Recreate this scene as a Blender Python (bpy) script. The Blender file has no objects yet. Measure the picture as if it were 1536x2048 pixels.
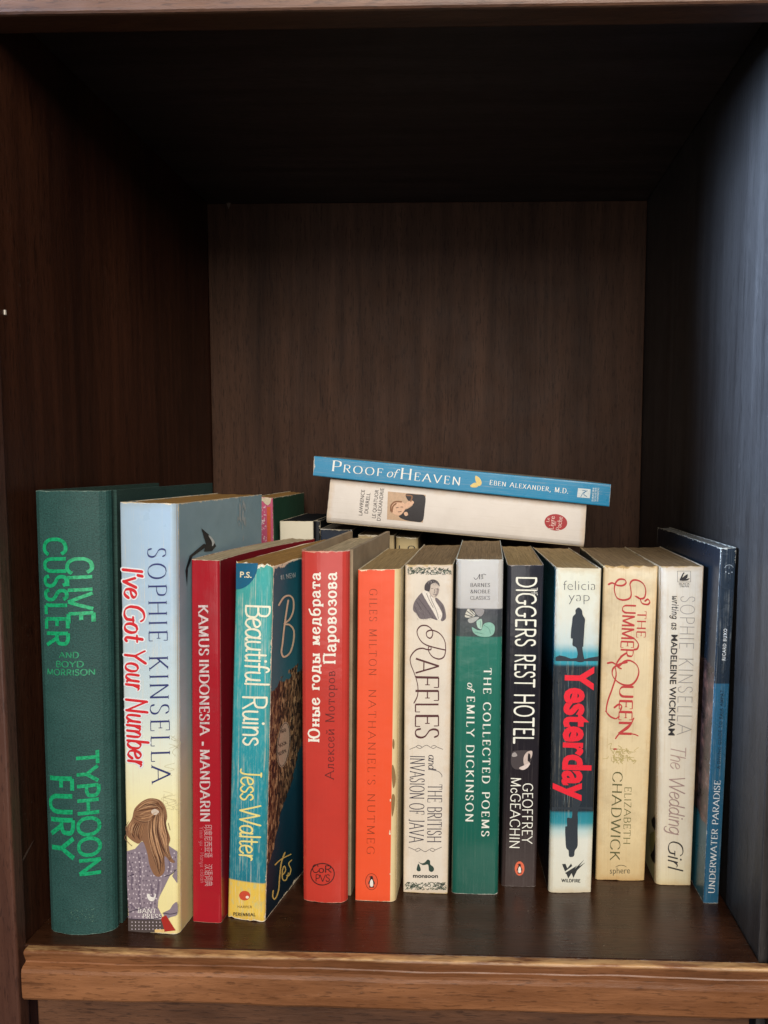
import bpy, bmesh, math, random
from mathutils import Vector, Matrix
from mathutils.geometry import tessellate_polygon

scene = bpy.context.scene
COL = scene.collection
random.seed(7)
K = 0.92                                   # survey units -> metres

# ------------------------------------------------------------------ camera
F_PX, YAW, PITCH, ROLL = 1470.72, -0.0310, -0.0805, 0.0039
CAM = Vector((.0492, -.3971, .2798)) * K
PP = (903.55, 1045.2)
_fw = Vector((math.sin(YAW) * math.cos(PITCH), math.cos(YAW) * math.cos(PITCH), math.sin(PITCH)))
_r0 = Vector((math.cos(YAW), -math.sin(YAW), 0))
_u0 = _r0.cross(_fw)
RT = _r0 * math.cos(ROLL) + _u0 * math.sin(ROLL)
UP = _u0 * math.cos(ROLL) - _r0 * math.sin(ROLL)
cd = bpy.data.cameras.new('camera')
cd.sensor_width = 36
cd.lens = F_PX / 2048 * 36
cd.shift_x = (768 - PP[0]) / 2048
cd.shift_y = (PP[1] - 1024) / 2048
cd.clip_start = .01
cd.clip_end = 50
cam = bpy.data.objects.new('camera', cd)
COL.objects.link(cam)
cam.matrix_world = Matrix(((RT.x, UP.x, -_fw.x, CAM.x), (RT.y, UP.y, -_fw.y, CAM.y), (RT.z, UP.z, -_fw.z, CAM.z), (0, 0, 0, 1)))
scene.camera = cam

# ------------------------------------------------------------------ world, lamps, exposure
w = bpy.data.worlds.new('World')
scene.world = w
w.use_nodes = True
w.node_tree.nodes['Background'].inputs[0].default_value = (.42, .58, 1, 1)
w.node_tree.nodes['Background'].inputs[1].default_value = .034


def lamp(name, loc, target, size, power, color):
    ld = bpy.data.lights.new(name, 'AREA')
    ld.shape = 'RECTANGLE'
    ld.size, ld.size_y = size
    ld.energy = power
    ld.color = color
    o = bpy.data.objects.new(name, ld)
    COL.objects.link(o)
    o.location = loc
    o.rotation_euler = (Vector(target) - Vector(loc)).to_track_quat('-Z', 'Y').to_euler()
    return o


lamp('room_light', (.42, -1.75, 1.18), (0, .05, .16), (1.3, 1.3), 56, (1, .93, .83))
lamp('front_fill', (-.40, -2.3, .16), (0, .1, .2), (1.3, 1.2), 12, (1, .95, .90))  # unseen frontal fill, added to lift the back panel and ceiling
side = lamp('side_window', (-1.0, -.17, .60), (.2, .03, .43), (.66, .32), 9.5, (.50, .69, 1))
side.data.spread = math.radians(30)
scene.view_settings.view_transform = 'Standard'
scene.view_settings.look = 'None'
scene.view_settings.exposure = 0
scene.view_settings.gamma = 1
scene.cycles.use_denoising = True
scene.cycles.max_bounces = 8


# ------------------------------------------------------------------ measuring helpers
def ray(p):
    return _fw * F_PX + RT * (p[0] - PP[0]) - UP * (p[1] - PP[1])


def on_plane(p, o, n):
    d = ray(p)
    return CAM + d * ((o - CAM).dot(n) / d.dot(n))


def on_floor(p, z=0.0):
    return on_plane(p, Vector((0, 0, z)), Vector((0, 0, 1)))


def lin(c):
    f = lambda v: v / 12.92 if v <= .04045 else ((v + .055) / 1.055) ** 2.4
    return tuple(f(v / 255) for v in c)


GAIN = 1.0


def alb(c):
    return tuple(min(.9, v / GAIN) for v in lin(c))


# ------------------------------------------------------------------ node helper
class NT:
    def __init__(s, name):
        s.m = bpy.data.materials.new(name)
        s.m.use_nodes = True
        s.t = s.m.node_tree
        s.b = s.t.nodes['Principled BSDF']

    def n(s, typ, **kw):
        x = s.t.nodes.new(typ)
        for k, v in kw.items():
            setattr(x, k, v)
        return x

    def put(s, sock, v):
        if hasattr(v, 'links'):
            s.t.links.new(v, sock)
        elif isinstance(v, (tuple, list)) and len(v) == 3 and sock.type == 'RGBA':
            sock.default_value = (*v, 1)
        else:
            sock.default_value = v

    def math(s, op, a, b=0.0, clamp=False):
        x = s.n('ShaderNodeMath', operation=op, use_clamp=clamp)
        s.put(x.inputs[0], a)
        s.put(x.inputs[1], b)
        return x.outputs[0]

    def mix(s, f, a, b, mode='MIX'):
        x = s.n('ShaderNodeMix', data_type='RGBA', blend_type=mode)
        s.put(x.inputs[0], f)
        s.put(x.inputs[6], a)
        s.put(x.inputs[7], b)
        return x.outputs[2]

    def noise(s, vec, scale, detail=2.0, rough=.5):
        x = s.n('ShaderNodeTexNoise')
        s.put(x.inputs['Vector'], vec)
        x.inputs['Scale'].default_value = scale
        x.inputs['Detail'].default_value = detail
        x.inputs['Roughness'].default_value = rough
        return x.outputs[0]

    def scale(s, vec, v):
        x = s.n('ShaderNodeVectorMath', operation='MULTIPLY')
        s.put(x.inputs[0], vec)
        x.inputs[1].default_value = v
        return x.outputs[0]

    def ramp(s, f, stops, interp='LINEAR'):
        x = s.n('ShaderNodeValToRGB')
        x.color_ramp.interpolation = interp
        e = x.color_ramp.elements
        while len(e) < len(stops):
            e.new(.5)
        for el, (p, c) in zip(e, stops):
            el.position = p
            el.color = (*c, 1) if len(c) == 3 else c
        s.put(x.inputs[0], f)
        return x.outputs[0]

    def step(s, f, lo, hi):
        x = s.n('ShaderNodeMapRange')
        s.put(x.inputs[0], f)
        x.inputs[1].default_value = lo
        x.inputs[2].default_value = hi
        return x.outputs[0]

    def uv(s):
        return s.n('ShaderNodeUVMap').outputs[0]

    def bump(s, h, strength, dist):
        x = s.n('ShaderNodeBump')
        x.inputs['Strength'].default_value = strength
        x.inputs['Distance'].default_value = dist
        s.put(x.inputs['Height'], h)
        s.t.links.new(x.outputs[0], s.b.inputs['Normal'])

    def done(s, col, rough=.5, spec=.5):
        s.put(s.b.inputs['Base Color'], col)
        s.put(s.b.inputs['Roughness'], rough)
        s.b.inputs['Specular IOR Level'].default_value = spec
        return s.m


_ink = {}


def ink(c, rough=.42):
    """print colour: even with a slight mottling of the ink"""
    k = (tuple(c), rough)
    if k not in _ink:
        t = NT('ink')
        geo = t.n('ShaderNodeTexCoord').outputs['Object']
        a = alb(c)
        m = t.mix(t.step(t.noise(geo, 900, 3), .35, .75), a, tuple(v * .80 + .012 for v in a))
        _ink[k] = t.done(m, rough, .4)
    return _ink[k]


def foil(c):
    k = ('foil', tuple(c))
    if k not in _ink:
        t = NT('foil_stamp')
        geo = t.n('ShaderNodeTexCoord').outputs['Object']
        a = alb(c)
        n = t.noise(geo, 700, 4)
        m = t.mix(t.step(n, .45, .7), a, tuple(v * .55 for v in a))
        t.b.inputs['Metallic'].default_value = .15
        t.bump(n, .3, .0004)
        _ink[k] = t.done(m, .3, .6)
    return _ink[k]


def cover_mat(name, stops, W, H, rough=.4, wear=.0006, paper=(225, 212, 185), mott=.10, interp='LINEAR', axis='v',
              cloth=False, dirt=.0, picture=None, scuff=.35, crease=0.0, age=0.0):
    """printed cover: colours set along the height of the board, worn edges, handling marks"""
    t = NT(name)
    uv = t.uv()
    sep = t.n('ShaderNodeSeparateXYZ')
    t.put(sep.inputs[0], uv)
    u, v = sep.outputs[0], sep.outputs[1]
    if isinstance(stops[0], (int, float)):
        base = tuple(alb(stops))
    else:
        base = t.ramp(t.math('DIVIDE', v, H) if axis == 'v' else t.math('DIVIDE', u, W), [(p, alb(c)) for p, c in stops], interp)
    if picture:
        base = picture(t, base, u, v, uv)
    big = t.noise(uv, 45, 4, .6)
    if cloth:
        wv = t.noise(t.scale(uv, (1, .35, 1)), 2600, 2)
        wh = t.noise(t.scale(uv, (.35, 1, 1)), 2600, 2)
        weave = t.math('ADD', wv, wh)
        dusty = t.mix(t.math('MULTIPLY', t.step(big, .35, .75), .28), base, tuple(x * 1.9 + .03 for x in alb(stops)))
        base = t.mix(t.step(weave, .8, 1.25), dusty, t.mix(.5, dusty, (0, 0, 0)))
        t.bump(weave, .5, .0004)
    else:
        base = t.mix(t.math('MULTIPLY', t.step(big, .3, .75), mott), base, (.02, .015, .01))
        # vertical scratches and creases rubbed through the lamination
        sc = t.noise(t.scale(uv, (1, .06, 1)), 900, 3, .6)
        scm = t.math('MULTIPLY', t.step(sc, .70, .78), t.step(t.noise(uv, 60, 2), .5, .7))
        base = t.mix(t.math('MULTIPLY', scm, scuff), base, alb(paper))
        hgt = t.math('ADD', t.noise(uv, 120, 3), t.math('MULTIPLY', sc, .25))
        t.bump(hgt, .22, .0006)
    e0 = t.math('MINIMUM', t.math('MINIMUM', u, t.math('SUBTRACT', W, u)), t.math('MINIMUM', v, t.math('SUBTRACT', H, v)))
    ends = t.math('MINIMUM', v, t.math('SUBTRACT', H, v))
    if crease:                                            # reading creases: fine broken lines down the spine, light where the ink cracked
        c1 = t.noise(t.scale(uv, (1, .012, 1)), 520, 2, .5)
        brk = t.step(t.noise(t.scale(uv, (1, .5, 1)), 130, 4, .7), .38, .62)
        line = t.math('SUBTRACT', 1.0, t.step(t.math('ABSOLUTE', t.math('SUBTRACT', c1, .5)), .006, .022))
        lm = t.math('MULTIPLY', t.math('MULTIPLY', line, brk), crease)
        base = t.mix(lm, base, alb(paper))
        c2 = t.noise(t.scale(uv, (.5, 1, 1)), 160, 5, .75)
        spots = t.math('MULTIPLY', t.step(c2, .66, .72), crease * .8)
        base = t.mix(spots, base, t.mix(.5, base, alb(paper)))
    if age:                                               # browning that creeps in from the edges
        an = t.math('ADD', t.math('MULTIPLY', t.noise(uv, 120, 5, .7), .0075), -.0012)
        am = t.step(t.math('SUBTRACT', an, e0), -.0018, .0022)
        base = t.mix(t.math('MULTIPLY', am, age), base, t.mix(1.0, base, (.78, .55, .30), 'MULTIPLY'))
    if dirt:
        dn = t.noise(uv, 28, 5, .65)
        base = t.mix(t.math('MULTIPLY', t.step(dn, .48, .72), dirt), base, (.16, .10, .05))
    if wear:
        e = t.math('MINIMUM', t.math('MINIMUM', u, t.math('SUBTRACT', W, u)), t.math('MINIMUM', v, t.math('SUBTRACT', H, v)))
        wn = t.math('POWER', t.step(t.noise(uv, 220, 4, .7), .3, .75), 2.2)
        cl = t.step(t.noise(uv, 38, 3, .6), .42, .66)
        lim = t.math('MULTIPLY', t.math('MULTIPLY', wn, t.math('ADD', cl, .18)), wear * 3.0)
        lim = t.math('MULTIPLY', lim, t.math('ADD', 1.0, t.math('MULTIPLY', t.step(ends, .012, .001), 1.6)))
        lim = t.math('ADD', lim, wear * .04)
        m = t.step(t.math('SUBTRACT', lim, e), -.00012, .00012)
        base = t.mix(m, base, alb(paper))
    rr = t.math('ADD', t.math('MULTIPLY', t.noise(uv, 90, 3), .22), rough - .11)
    return t.done(base, rr, .45)


def page_mat(name, c, dark=.45):
    t = NT(name)
    uv = t.uv()
    a = alb(c)
    n = t.noise(t.scale(uv, (1, .02, 1)), 1500, 4, .75)
    grime = t.noise(uv, 55, 4, .6)
    col = t.mix(t.step(n, .32, .68), tuple(v * .42 for v in a), tuple(v * 1.12 for v in a))
    col = t.mix(t.math('MULTIPLY', t.step(grime, .4, .8), dark), col, tuple(v * .45 for v in a))
    t.bump(n, .9, .0005)
    return t.done(col, .85, .2)


def wood(name, dark, light, axis, gloss=.4, stretch=28., blot=.4, spec=.5, fine=1.0, dust=0.0, nose=None):
    """grain runs along `axis` (0 x, 1 y, 2 z), metres; bent fibres, short pores, blotches of stain, dust and scratches"""
    t = NT(name)
    co = t.n('ShaderNodeTexCoord').outputs['Object']

    def run(k):
        v = [1, 1, 1]
        v[axis] = 1 / k
        return t.scale(co, tuple(v))
    wn = t.n('ShaderNodeTexNoise')
    t.put(wn.inputs['Vector'], run(5))
    wn.inputs['Scale'].default_value = 16
    wn.inputs['Detail'].default_value = 2
    warp = t.n('ShaderNodeVectorMath', operation='MULTIPLY_ADD')
    t.put(warp.inputs[0], wn.outputs['Color'])
    warp.inputs[1].default_value = (.012, .012, .012)
    t.put(warp.inputs[2], run(stretch))
    g = warp.outputs[0]
    a = t.noise(g, 110, 7, .68)
    b = t.noise(g, 26, 3, .5)
    mixf = t.math('ADD', t.math('MULTIPLY', t.step(a, .32, .68), .6), t.math('MULTIPLY', t.step(b, .3, .7), .4))
    mid = tuple(x * .55 + y * .45 for x, y in zip(dark, light))
    col = t.ramp(mixf, [(.12, dark), (.5, mid), (.88, light)])
    f = t.noise(run(7), 820, 3, .6)
    col = t.mix(t.math('MULTIPLY', t.step(f, .56, .66), .55 * fine), col, tuple(x * .42 for x in dark))
    p2 = t.noise(run(11), 330, 4, .7)
    col = t.mix(t.math('MULTIPLY', t.step(p2, .60, .68), .6 * fine), col, tuple(x * .5 for x in dark))
    bl = t.noise(run(3), 26, 5, .65)
    col = t.mix(t.math('MULTIPLY', t.step(bl, .54, .74), blot), col, tuple(x * .55 for x in dark))
    t.bump(t.math('ADD', t.math('MULTIPLY', f, .7), a), .22, .0011)
    rr = t.math('ADD', t.math('MULTIPLY', t.noise(co, 40, 3), .2), gloss - .10)
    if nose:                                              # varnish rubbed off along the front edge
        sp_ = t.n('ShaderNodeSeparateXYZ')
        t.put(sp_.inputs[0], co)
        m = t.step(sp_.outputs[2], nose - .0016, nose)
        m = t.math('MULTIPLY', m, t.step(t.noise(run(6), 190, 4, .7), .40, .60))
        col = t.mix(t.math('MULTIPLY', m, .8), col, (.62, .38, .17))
    if dust:
        sp = t.step(t.noise(co, 650, 2, .5), .70, .76)
        sp = t.math('MULTIPLY', sp, t.step(t.noise(co, 30, 3), .42, .62))
        sc = t.math('MULTIPLY', t.step(t.noise(t.scale(co, (.10, 1, 1)), 480, 2), .70, .75), t.step(t.noise(co, 18, 2), .52, .66))
        m = t.math('MULTIPLY', t.math('MAXIMUM', sp, t.math('MULTIPLY', sc, .6)), dust)
        col = t.mix(m, col, (.30, .25, .20))
        rr = t.math('ADD', rr, t.math('MULTIPLY', m, .4))
        rr = t.math('ADD', rr, t.math('MULTIPLY', t.step(t.noise(co, 22, 4), .5, .75), .22 * dust))
    return t.done(col, rr, spec)


# ------------------------------------------------------------------ object helpers
def mesh_obj(name, verts, faces, mat, parent=None, uvs=None, smooth=False, origin=None):
    me = bpy.data.meshes.new(name)
    o0 = origin or Vector((0, 0, 0))
    me.from_pydata([tuple(Vector(v) - o0) for v in verts], [], faces)
    if uvs is not None:
        l = me.uv_layers.new(name='UVMap')
        for lp in me.loops:
            l.data[lp.index].uv = uvs[lp.vertex_index]
    if smooth:
        for p in me.polygons:
            p.use_smooth = True
    me.materials.append(mat)
    o = bpy.data.objects.new(name, me)
    COL.objects.link(o)
    if parent:
        o.parent = parent
    return o


def recalc(o):
    bm = bmesh.new()
    bm.from_mesh(o.data)
    bmesh.ops.recalc_face_normals(bm, faces=bm.faces)
    bm.to_mesh(o.data)
    bm.free()


def empty(name, loc, label, cat, group=None):
    o = bpy.data.objects.new(name, None)
    o.empty_display_size = .02
    COL.objects.link(o)
    o.location = loc
    o['label'] = label
    o['category'] = cat
    if group:
        o['group'] = group
    return o


def box(name, lo, hi, mat, parent, bev=.0008, seg=2):
    bm = bmesh.new()
    bmesh.ops.create_cube(bm, size=1)
    for v in bm.verts:
        for i in range(3):
            v.co[i] = lo[i] if v.co[i] < 0 else hi[i]
    if bev:
        bmesh.ops.bevel(bm, geom=list(bm.edges), offset=bev, segments=seg, affect='EDGES', profile=.5)
    me = bpy.data.meshes.new(name)
    bm.to_mesh(me)
    bm.free()
    me.materials.append(mat)
    o = bpy.data.objects.new(name, me)
    COL.objects.link(o)
    o.parent = parent
    return o

# ------------------------------------------------------------------ bookcase
HW = .2118 * K           # half width of the opening
DP = .3281 * K           # depth
HT = .5295 * K           # inner height
HL = .5106 * K           # underside of the upper rail
case = empty('bookcase', (0, 0, 0), 'dark brown wooden bookcase compartment that holds all the books', 'bookcase')
W_side = wood('stained_wood_side', (.021, .0064, .0031), (.066, .0215, .0100), 2, .42, 22, .25, dust=.2, spec=.35)
W_right = wood('stained_wood_right', (.022, .019, .018), (.052, .047, .045), 2, .46, 24, .2, dust=.3, spec=.35)  # greyer than the left panel: cool light's tint is put into the wood colour
W_back = wood('stained_wood_back', (.0290, .0132, .0075), (.074, .0350, .0200), 2, .6, 20, .2, spec=.16, dust=.1)
W_floor = wood('stained_wood_floor', (.021, .0072, .0032), (.056, .0210, .0096), 0, .27, 20, .3, dust=.6)
W_ceil = wood('stained_wood_ceiling', (.016, .011, .010), (.046, .034, .032), 0, .5, 20, .3)
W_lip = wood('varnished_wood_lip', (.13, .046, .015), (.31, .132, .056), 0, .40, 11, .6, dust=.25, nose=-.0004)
W_rail = wood('varnished_wood_rail', (.055, .021, .009), (.15, .064, .029), 0, .42, 12, .45)
W_stile = wood('varnished_wood_stile', (.050, .019, .012), (.105, .044, .028), 2, .4, 20, .4)
W_low = wood('varnished_wood_lower', (.045, .019, .010), (.14, .062, .031), 0, .5, 11, .55)

box('side_panel', (-HW - .02, .004, -.06), (-HW, DP + .012, HT + .03), W_side, case)
box('side_panel', (HW, .004, -.06), (HW + .02, DP + .012, HT + .03), W_right, case)
box('back_panel', (-HW + .0004, DP, .0004), (HW - .0004, DP + .010, HT - .0004), W_back, case)
box('shelf_board', (-HW + .0003, .0012, -.018), (HW - .0003, DP + .008, 0), W_floor, case)
box('upper_board', (-HW + .0003, .014, HT), (HW - .0003, DP + .008, HT + .018), W_ceil, case)
box('upper_rail', (-HW - .04, -.004, HL), (HW + .04, .0135, HL + .06), W_rail, case, .0022, 3)

# stile at the left: front face, then a small step towards the panel
SX = on_plane((24, 1700), Vector((0, -.006, 0)), Vector((0, 1, 0))).x
print('stile', SX, -HW)
st = box('stile', (-HW - .060, -.006, -.12), (SX, .0032, HL - .0006), W_stile, case, .0014, 3)
st2 = box('stile', (HW + .0045, -.006, -.12), (HW + .060, .0032, HL - .0006), W_stile, case, .0014, 3)


# front lip: rounded bead, shallow groove, flat face; swept along x with hand-made unevenness
def lip(name, z_off, prof, x0, x1, mat, amp):
    n = 90
    vs, fs = [], []
    rnd = random.Random(3)
    ph = [rnd.uniform(0, 6.28) for _ in range(6)]
    for i in range(n + 1):
        x = x0 + (x1 - x0) * i / n
        for j, (y, z) in enumerate(prof):
            wob = amp * (math.sin(x * 37 + ph[0] + j * .2) + .6 * math.sin(x * 83 + ph[1]) + .4 * math.sin(x * 160 + ph[2] + j)) / 2
            if z > -.0008 or y > .002:
                wob = 0
            vs.append((x, y + wob * .5, z + z_off + wob))
    m = len(prof)
    for i in range(n):
        for j in range(m):
            a, b = i * m + j, i * m + (j + 1) % m
            fs.append((a, b, b + m, a + m))
    fs.append(tuple(range(m - 1, -1, -1)))
    fs.append(tuple(range(n * m, n * m + m)))
    o = mesh_obj(name, vs, fs, mat, case)
    recalc(o)
    return o


prof = [(.0010, -.0002), (-.0012, -.0001)]
for i in range(7):                                     # small rounded nose
    a = math.pi / 2 + math.pi * .62 * i / 6
    prof.append((-.0024 + .0014 * math.cos(a), -.0015 + .0014 * math.sin(a)))
prof += [(-.0031, -.0040), (-.0024, -.0060), (-.0020, -.0068), (-.0024, -.0073), (-.0046, -.0078), (-.0058, -.0086), (-.0063, -.0105), (-.0064, -.0200),
         (-.0061, -.0244), (-.0050, -.0260), (-.0028, -.0266), (.0010, -.0266)]
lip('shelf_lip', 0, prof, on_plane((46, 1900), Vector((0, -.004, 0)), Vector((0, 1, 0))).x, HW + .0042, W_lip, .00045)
box('lower_rail', (-HW + .006, .002, -.12), (HW - .004, .014, -.0272), W_low, case, .001, 2)
# pale scuffs in the wood and a screw head in the left panel
pale = ink((190, 170, 150), .6)
hd = on_plane((9, 625), Vector((-HW, 0, 0)), Vector((1, 0, 0)))
n_hd = box('screw_head', (-HW - .0001, hd.y - .0007, hd.z - .0013), (-HW + .0007, hd.y + .0007, hd.z + .0013), ink((235, 225, 210), .3), case, .0003, 2)
sc = on_plane((52, 1711), Vector((-HW, 0, 0)), Vector((1, 0, 0))) + Vector((.00025, 0, 0))
mesh_obj('scuff', [sc + Vector((0, y, z)) for y, z in ((-.008, -.0035), (-.002, -.001), (.006, .004), (.007, .0052), (.0, .0022), (-.007, -.002))], [(0, 1, 2, 3, 4, 5)], ink((88, 66, 56), .6), case)
tk = on_plane((457, 407), Vector((0, DP, 0)), Vector((0, 1, 0))) + Vector((0, -.0004, 0))
mesh_obj('scuff', [tk + Vector(q) for q in ((-.0020, 0, .0008), (.0026, 0, .0010), (.0002, 0, -.0052))], [(0, 1, 2)], ink((96, 78, 66), .6), case)


# ------------------------------------------------------------------ books: shape
class Book:
    pass


def homography(src, dst):
    """3x3 taking 4 src points to 4 dst points"""
    A = []
    for (x, y), (u, v) in zip(src, dst):
        A.append([x, y, 1, 0, 0, 0, -u * x, -u * y, u])
        A.append([0, 0, 0, x, y, 1, -v * x, -v * y, v])
    n = 8
    for i in range(n):
        p = max(range(i, n), key=lambda r: abs(A[r][i]))
        A[i], A[p] = A[p], A[i]
        for r in range(n):
            if r != i:
                f = A[r][i] / A[i][i]
                A[r] = [a - f * b for a, b in zip(A[r], A[i])]
    h = [A[i][8] / A[i][i] for i in range(n)] + [1]
    return lambda p: ((h[0] * p[0] + h[1] * p[1] + h[2]) / (h[6] * p[0] + h[7] * p[1] + 1),
                      (h[3] * p[0] + h[4] * p[1] + h[5]) / (h[6] * p[0] + h[7] * p[1] + 1))


def project(P):
    d = P - CAM
    z = d.dot(_fw)
    return (PP[0] + F_PX * d.dot(RT) / z, PP[1] - F_PX * d.dot(UP) / z)


def standing(quad, yaw):
    """spine corners (TL,TR,BR,BL) measured in the photograph -> corners in space, feet on the shelf"""
    TL, TR, BR, BL = quad
    pm = (on_floor(BL) + on_floor(BR)) / 2
    a = math.radians(yaw)
    dirD = Vector((math.sin(a), math.cos(a), 0))
    c = [on_plane(q, pm, dirD) for q in quad]
    c[2].z = c[3].z = .0002
    return c, dirD


def upright(quad, y):
    o, n = Vector((0, y, 0)), Vector((0, 1, 0))
    return [on_plane(q, o, n) for q in quad], n.copy()


def make_book(name, label, corners, dirD, depth, spine_m, cover_m, page_m, hard=False, rl=.0015, rr=.0015, bulge=.0006,
              jag=.00025, flare=0.0, page_drop=.0006, group='books in the bookcase', left_m=None, right_m=None, seed=1, board=.0026, lean_in=0.0):
    B = Book()
    rnd = random.Random(seed * 13 + 5)
    TL, TR, BR, BL = [Vector(c) for c in corners]
    B.w = ((TR - TL).length + (BR - BL).length) / 2
    B.h = ((TL - BL).length + (TR - BR).length) / 2
    B.dirD = dirD.normalized()
    B.bulge = bulge
    B.depth = depth
    base = (BL + BR) / 2 + B.dirD * depth * .5
    B.root = empty(name, base, label, 'book', group)
    B.base = base
    jag = jag * (1.0 if jag >= .0005 else .4)
    ph = [rnd.uniform(0, 6.28) for _ in range(8)]

    def bil(s, t):
        return BL.lerp(BR, s).lerp(TL.lerp(TR, s), t)

    def M(a, d, t):
        s = a / B.w
        fl = flare * (max(0, d) / depth) ** 2
        return bil(s, t) + B.dirD * d + (BR - BL).normalized() * fl

    def wav(s, t):
        return .00007 * (math.sin(t * 9 + ph[0]) + .7 * math.sin(t * 23 + ph[1] + s * 3) + .4 * math.sin(t * 51 + ph[2]))

    def sd(s, t):
        """depth of the spine surface"""
        return -bulge * max(0, 1 - (2 * s - 1) ** 2) + wav(s, t)
    B.M, B.sd = M, sd
    B.quad_px = [project(c) for c in (TL, TR, BR, BL)]
    B.hom = homography(B.quad_px, [(0, 1), (1, 1), (1, 0), (0, 0)])

    def edge(s, t, k):
        return .6 * jag * (math.sin(s * 11 + ph[3] + k) + .8 * math.sin(s * 29 + ph[4] + k) + .6 * math.sin(s * 61 + ph[5])) / B.h

    def strip(nm, path, th, mat, u0, parent, nv=28, jagged=True, spine=False, tops=(0, 1)):
        """thin shell following `path` [(a,d)], swept from foot to head"""
        n = len(path)
        inn = []
        for i in range(n):
            a0, a1 = path[max(0, i - 1)], path[min(n - 1, i + 1)]
            tx, ty = a1[0] - a0[0], a1[1] - a0[1]
            L = math.hypot(tx, ty) or 1
            inn.append((path[i][0] - ty / L * th, path[i][1] + tx / L * th))
        ln = [0]
        for i in range(1, n):
            ln.append(ln[-1] + math.hypot(path[i][0] - path[i - 1][0], path[i][1] - path[i - 1][1]))
        vs, uvs, fs = [], [], []
        for layer, pts in ((0, path), (1, inn)):
            for j in range(nv + 1):
                t = tops[0] + (tops[1] - tops[0]) * j / nv
                for i, (a, d) in enumerate(pts):
                    tt = t
                    if jagged and j in (0, nv):
                        e = edge(a / B.w, t, 1 if j else 4) + rnd.gauss(0, .45) * jag / B.h
                        tt = t + (e - jag / B.h if j else max(0, e) + .0000)
                    s = a / B.w
                    dd = d + (sd(s, t) if spine and 0 < s < 1 and d < rlmax else 0)
                    vs.append(M(a, dd, tt))
                    uvs.append((u0 + ln[i] * (B.w / ln[-1] if spine else 1), t * B.h))
        N = (nv + 1) * n
        for j in range(nv):
            for i in range(n - 1):
                q = j * n + i
                fs.append((q, q + 1, q + n + 1, q + n))
                fs.append((N + q, N + q + n, N + q + n + 1, N + q + 1))
        for i in range(n - 1):
            fs.append((i, N + i, N + i + 1, i + 1))
            q = nv * n + i
            fs.append((q, q + 1, N + q + 1, N + q))
        for j in range(nv):
            q = j * n
            fs.append((q, q + n, N + q + n, N + q))
            q = j * n + n - 1
            fs.append((q, N + q, N + q + n, q + n))
        return mesh_obj(nm, vs, fs, mat, parent, uvs, smooth=False, origin=base)

    rlmax = .0001
    w_ = B.w
    if not hard:
        th = .0004
        sp = []
        for i in range(6):                                # left shoulder
            a = math.pi / 2 * i / 5
            sp.append((rl * (1 - math.sin(a)), rl * (1 - math.cos(a))))
        sp = sp[::-1] if False else [(rl - rl * math.cos(x), rl - rl * math.sin(x)) for x in [math.pi / 2 * i / 5 for i in range(6)]]
        for i in range(1, 12):
            sp.append((rl + (w_ - rl - rr) * i / 12, 0))
        sp += [(w_ - rr + rr * math.sin(x), rr - rr * math.cos(x)) for x in [math.pi / 2 * i / 5 for i in range(6)]]
        B.spine = strip('spine', sp, th, spine_m, 0, B.root, spine=True)
        dl = [rl + (depth - rl) * i / 10 for i in range(11)]
        dr = [rr + (depth - rr) * i / 10 for i in range(11)]
        B.left = strip('cover_board', [(0, d) for d in reversed(dl)], th, left_m or cover_m, 0, B.root)
        B.right = strip('cover_board', [(w_, d) for d in dr], th, right_m or cover_m, 0, B.root)
        pa0, pa1, pd0, pd1, pt0 = th * 1.05, w_ - th * 1.05, max(rl, rr) * .30 + th * 1.2, depth - .0008, .0004
    else:
        th = .0016
        g = .006
        sp = [(.0002, g), (-.0002, g * .6), (.0004, g * .3)]
        for i in range(0, 15):
            s = i / 14
            sp.append((.0012 + (w_ - .0024) * s, 0 if 0 < i < 14 else .0006))
        sp += [(w_ - .0004, g * .3), (w_ + .0002, g * .6), (w_ - .0002, g)]
        B.spine = strip('spine', sp, th, spine_m, 0, B.root, spine=True)
        o = .0012
        dl = [g + .0012 + (depth - g) * i / 10 for i in range(11)]
        B.left = strip('cover_board', [(-o, d) for d in reversed(dl)], board, left_m or cover_m, 0, B.root, jagged=False)
        B.right = strip('cover_board', [(w_ + o, d) for d in dl], board, right_m or cover_m, 0, B.root, jagged=False)
        pa0, pa1, pd0, pd1, pt0 = board - o + .0002, w_ - board + o - .0002, .0022, depth - .004, .003
    # page block
    t0, t1 = pt0 / B.h, 1 - page_drop / B.h
    na, nd = 8, 10
    vs, uvs, fs = [], [], []
    for k, t in enumerate((t0, t1)):
        for j in range(nd + 1):
            for i in range(na + 1):
                s = i / na
                d = pd0 + (pd1 - pd0) * j / nd
                if j == nd:
                    d -= .0012 * (1 - (2 * s - 1) ** 2)
                a = pa0 + (pa1 - pa0) * s
                jj = (.00022 * math.sin(s * 17 + ph[6]) * (j / nd)) / B.h if k else 0
                vs.append(M(a, d, t + jj))
                uvs.append((a, d + (0 if k else .3)))
    R_ = na + 1
    T0 = R_ * (nd + 1)
    for j in range(nd):
        for i in range(na):
            q = j * R_ + i
            fs.append((q, q + R_, q + R_ + 1, q + 1))
            q += T0
            fs.append((q, q + 1, q + R_ + 1, q + R_))
    for i in range(na):
        fs.append((i, i + 1, T0 + i + 1, T0 + i))
        q = nd * R_ + i
        fs.append((q, T0 + q, T0 + q + 1, q + 1))
    for j in range(nd):
        q = j * R_
        fs.append((q, T0 + q, T0 + q + R_, q + R_))
        q += na
        fs.append((q, q + R_, T0 + q + R_, T0 + q))
    B.pages = mesh_obj('page_block', vs, fs, page_m, B.root, uvs, origin=base)
    B.n_print = 0
    return B


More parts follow.
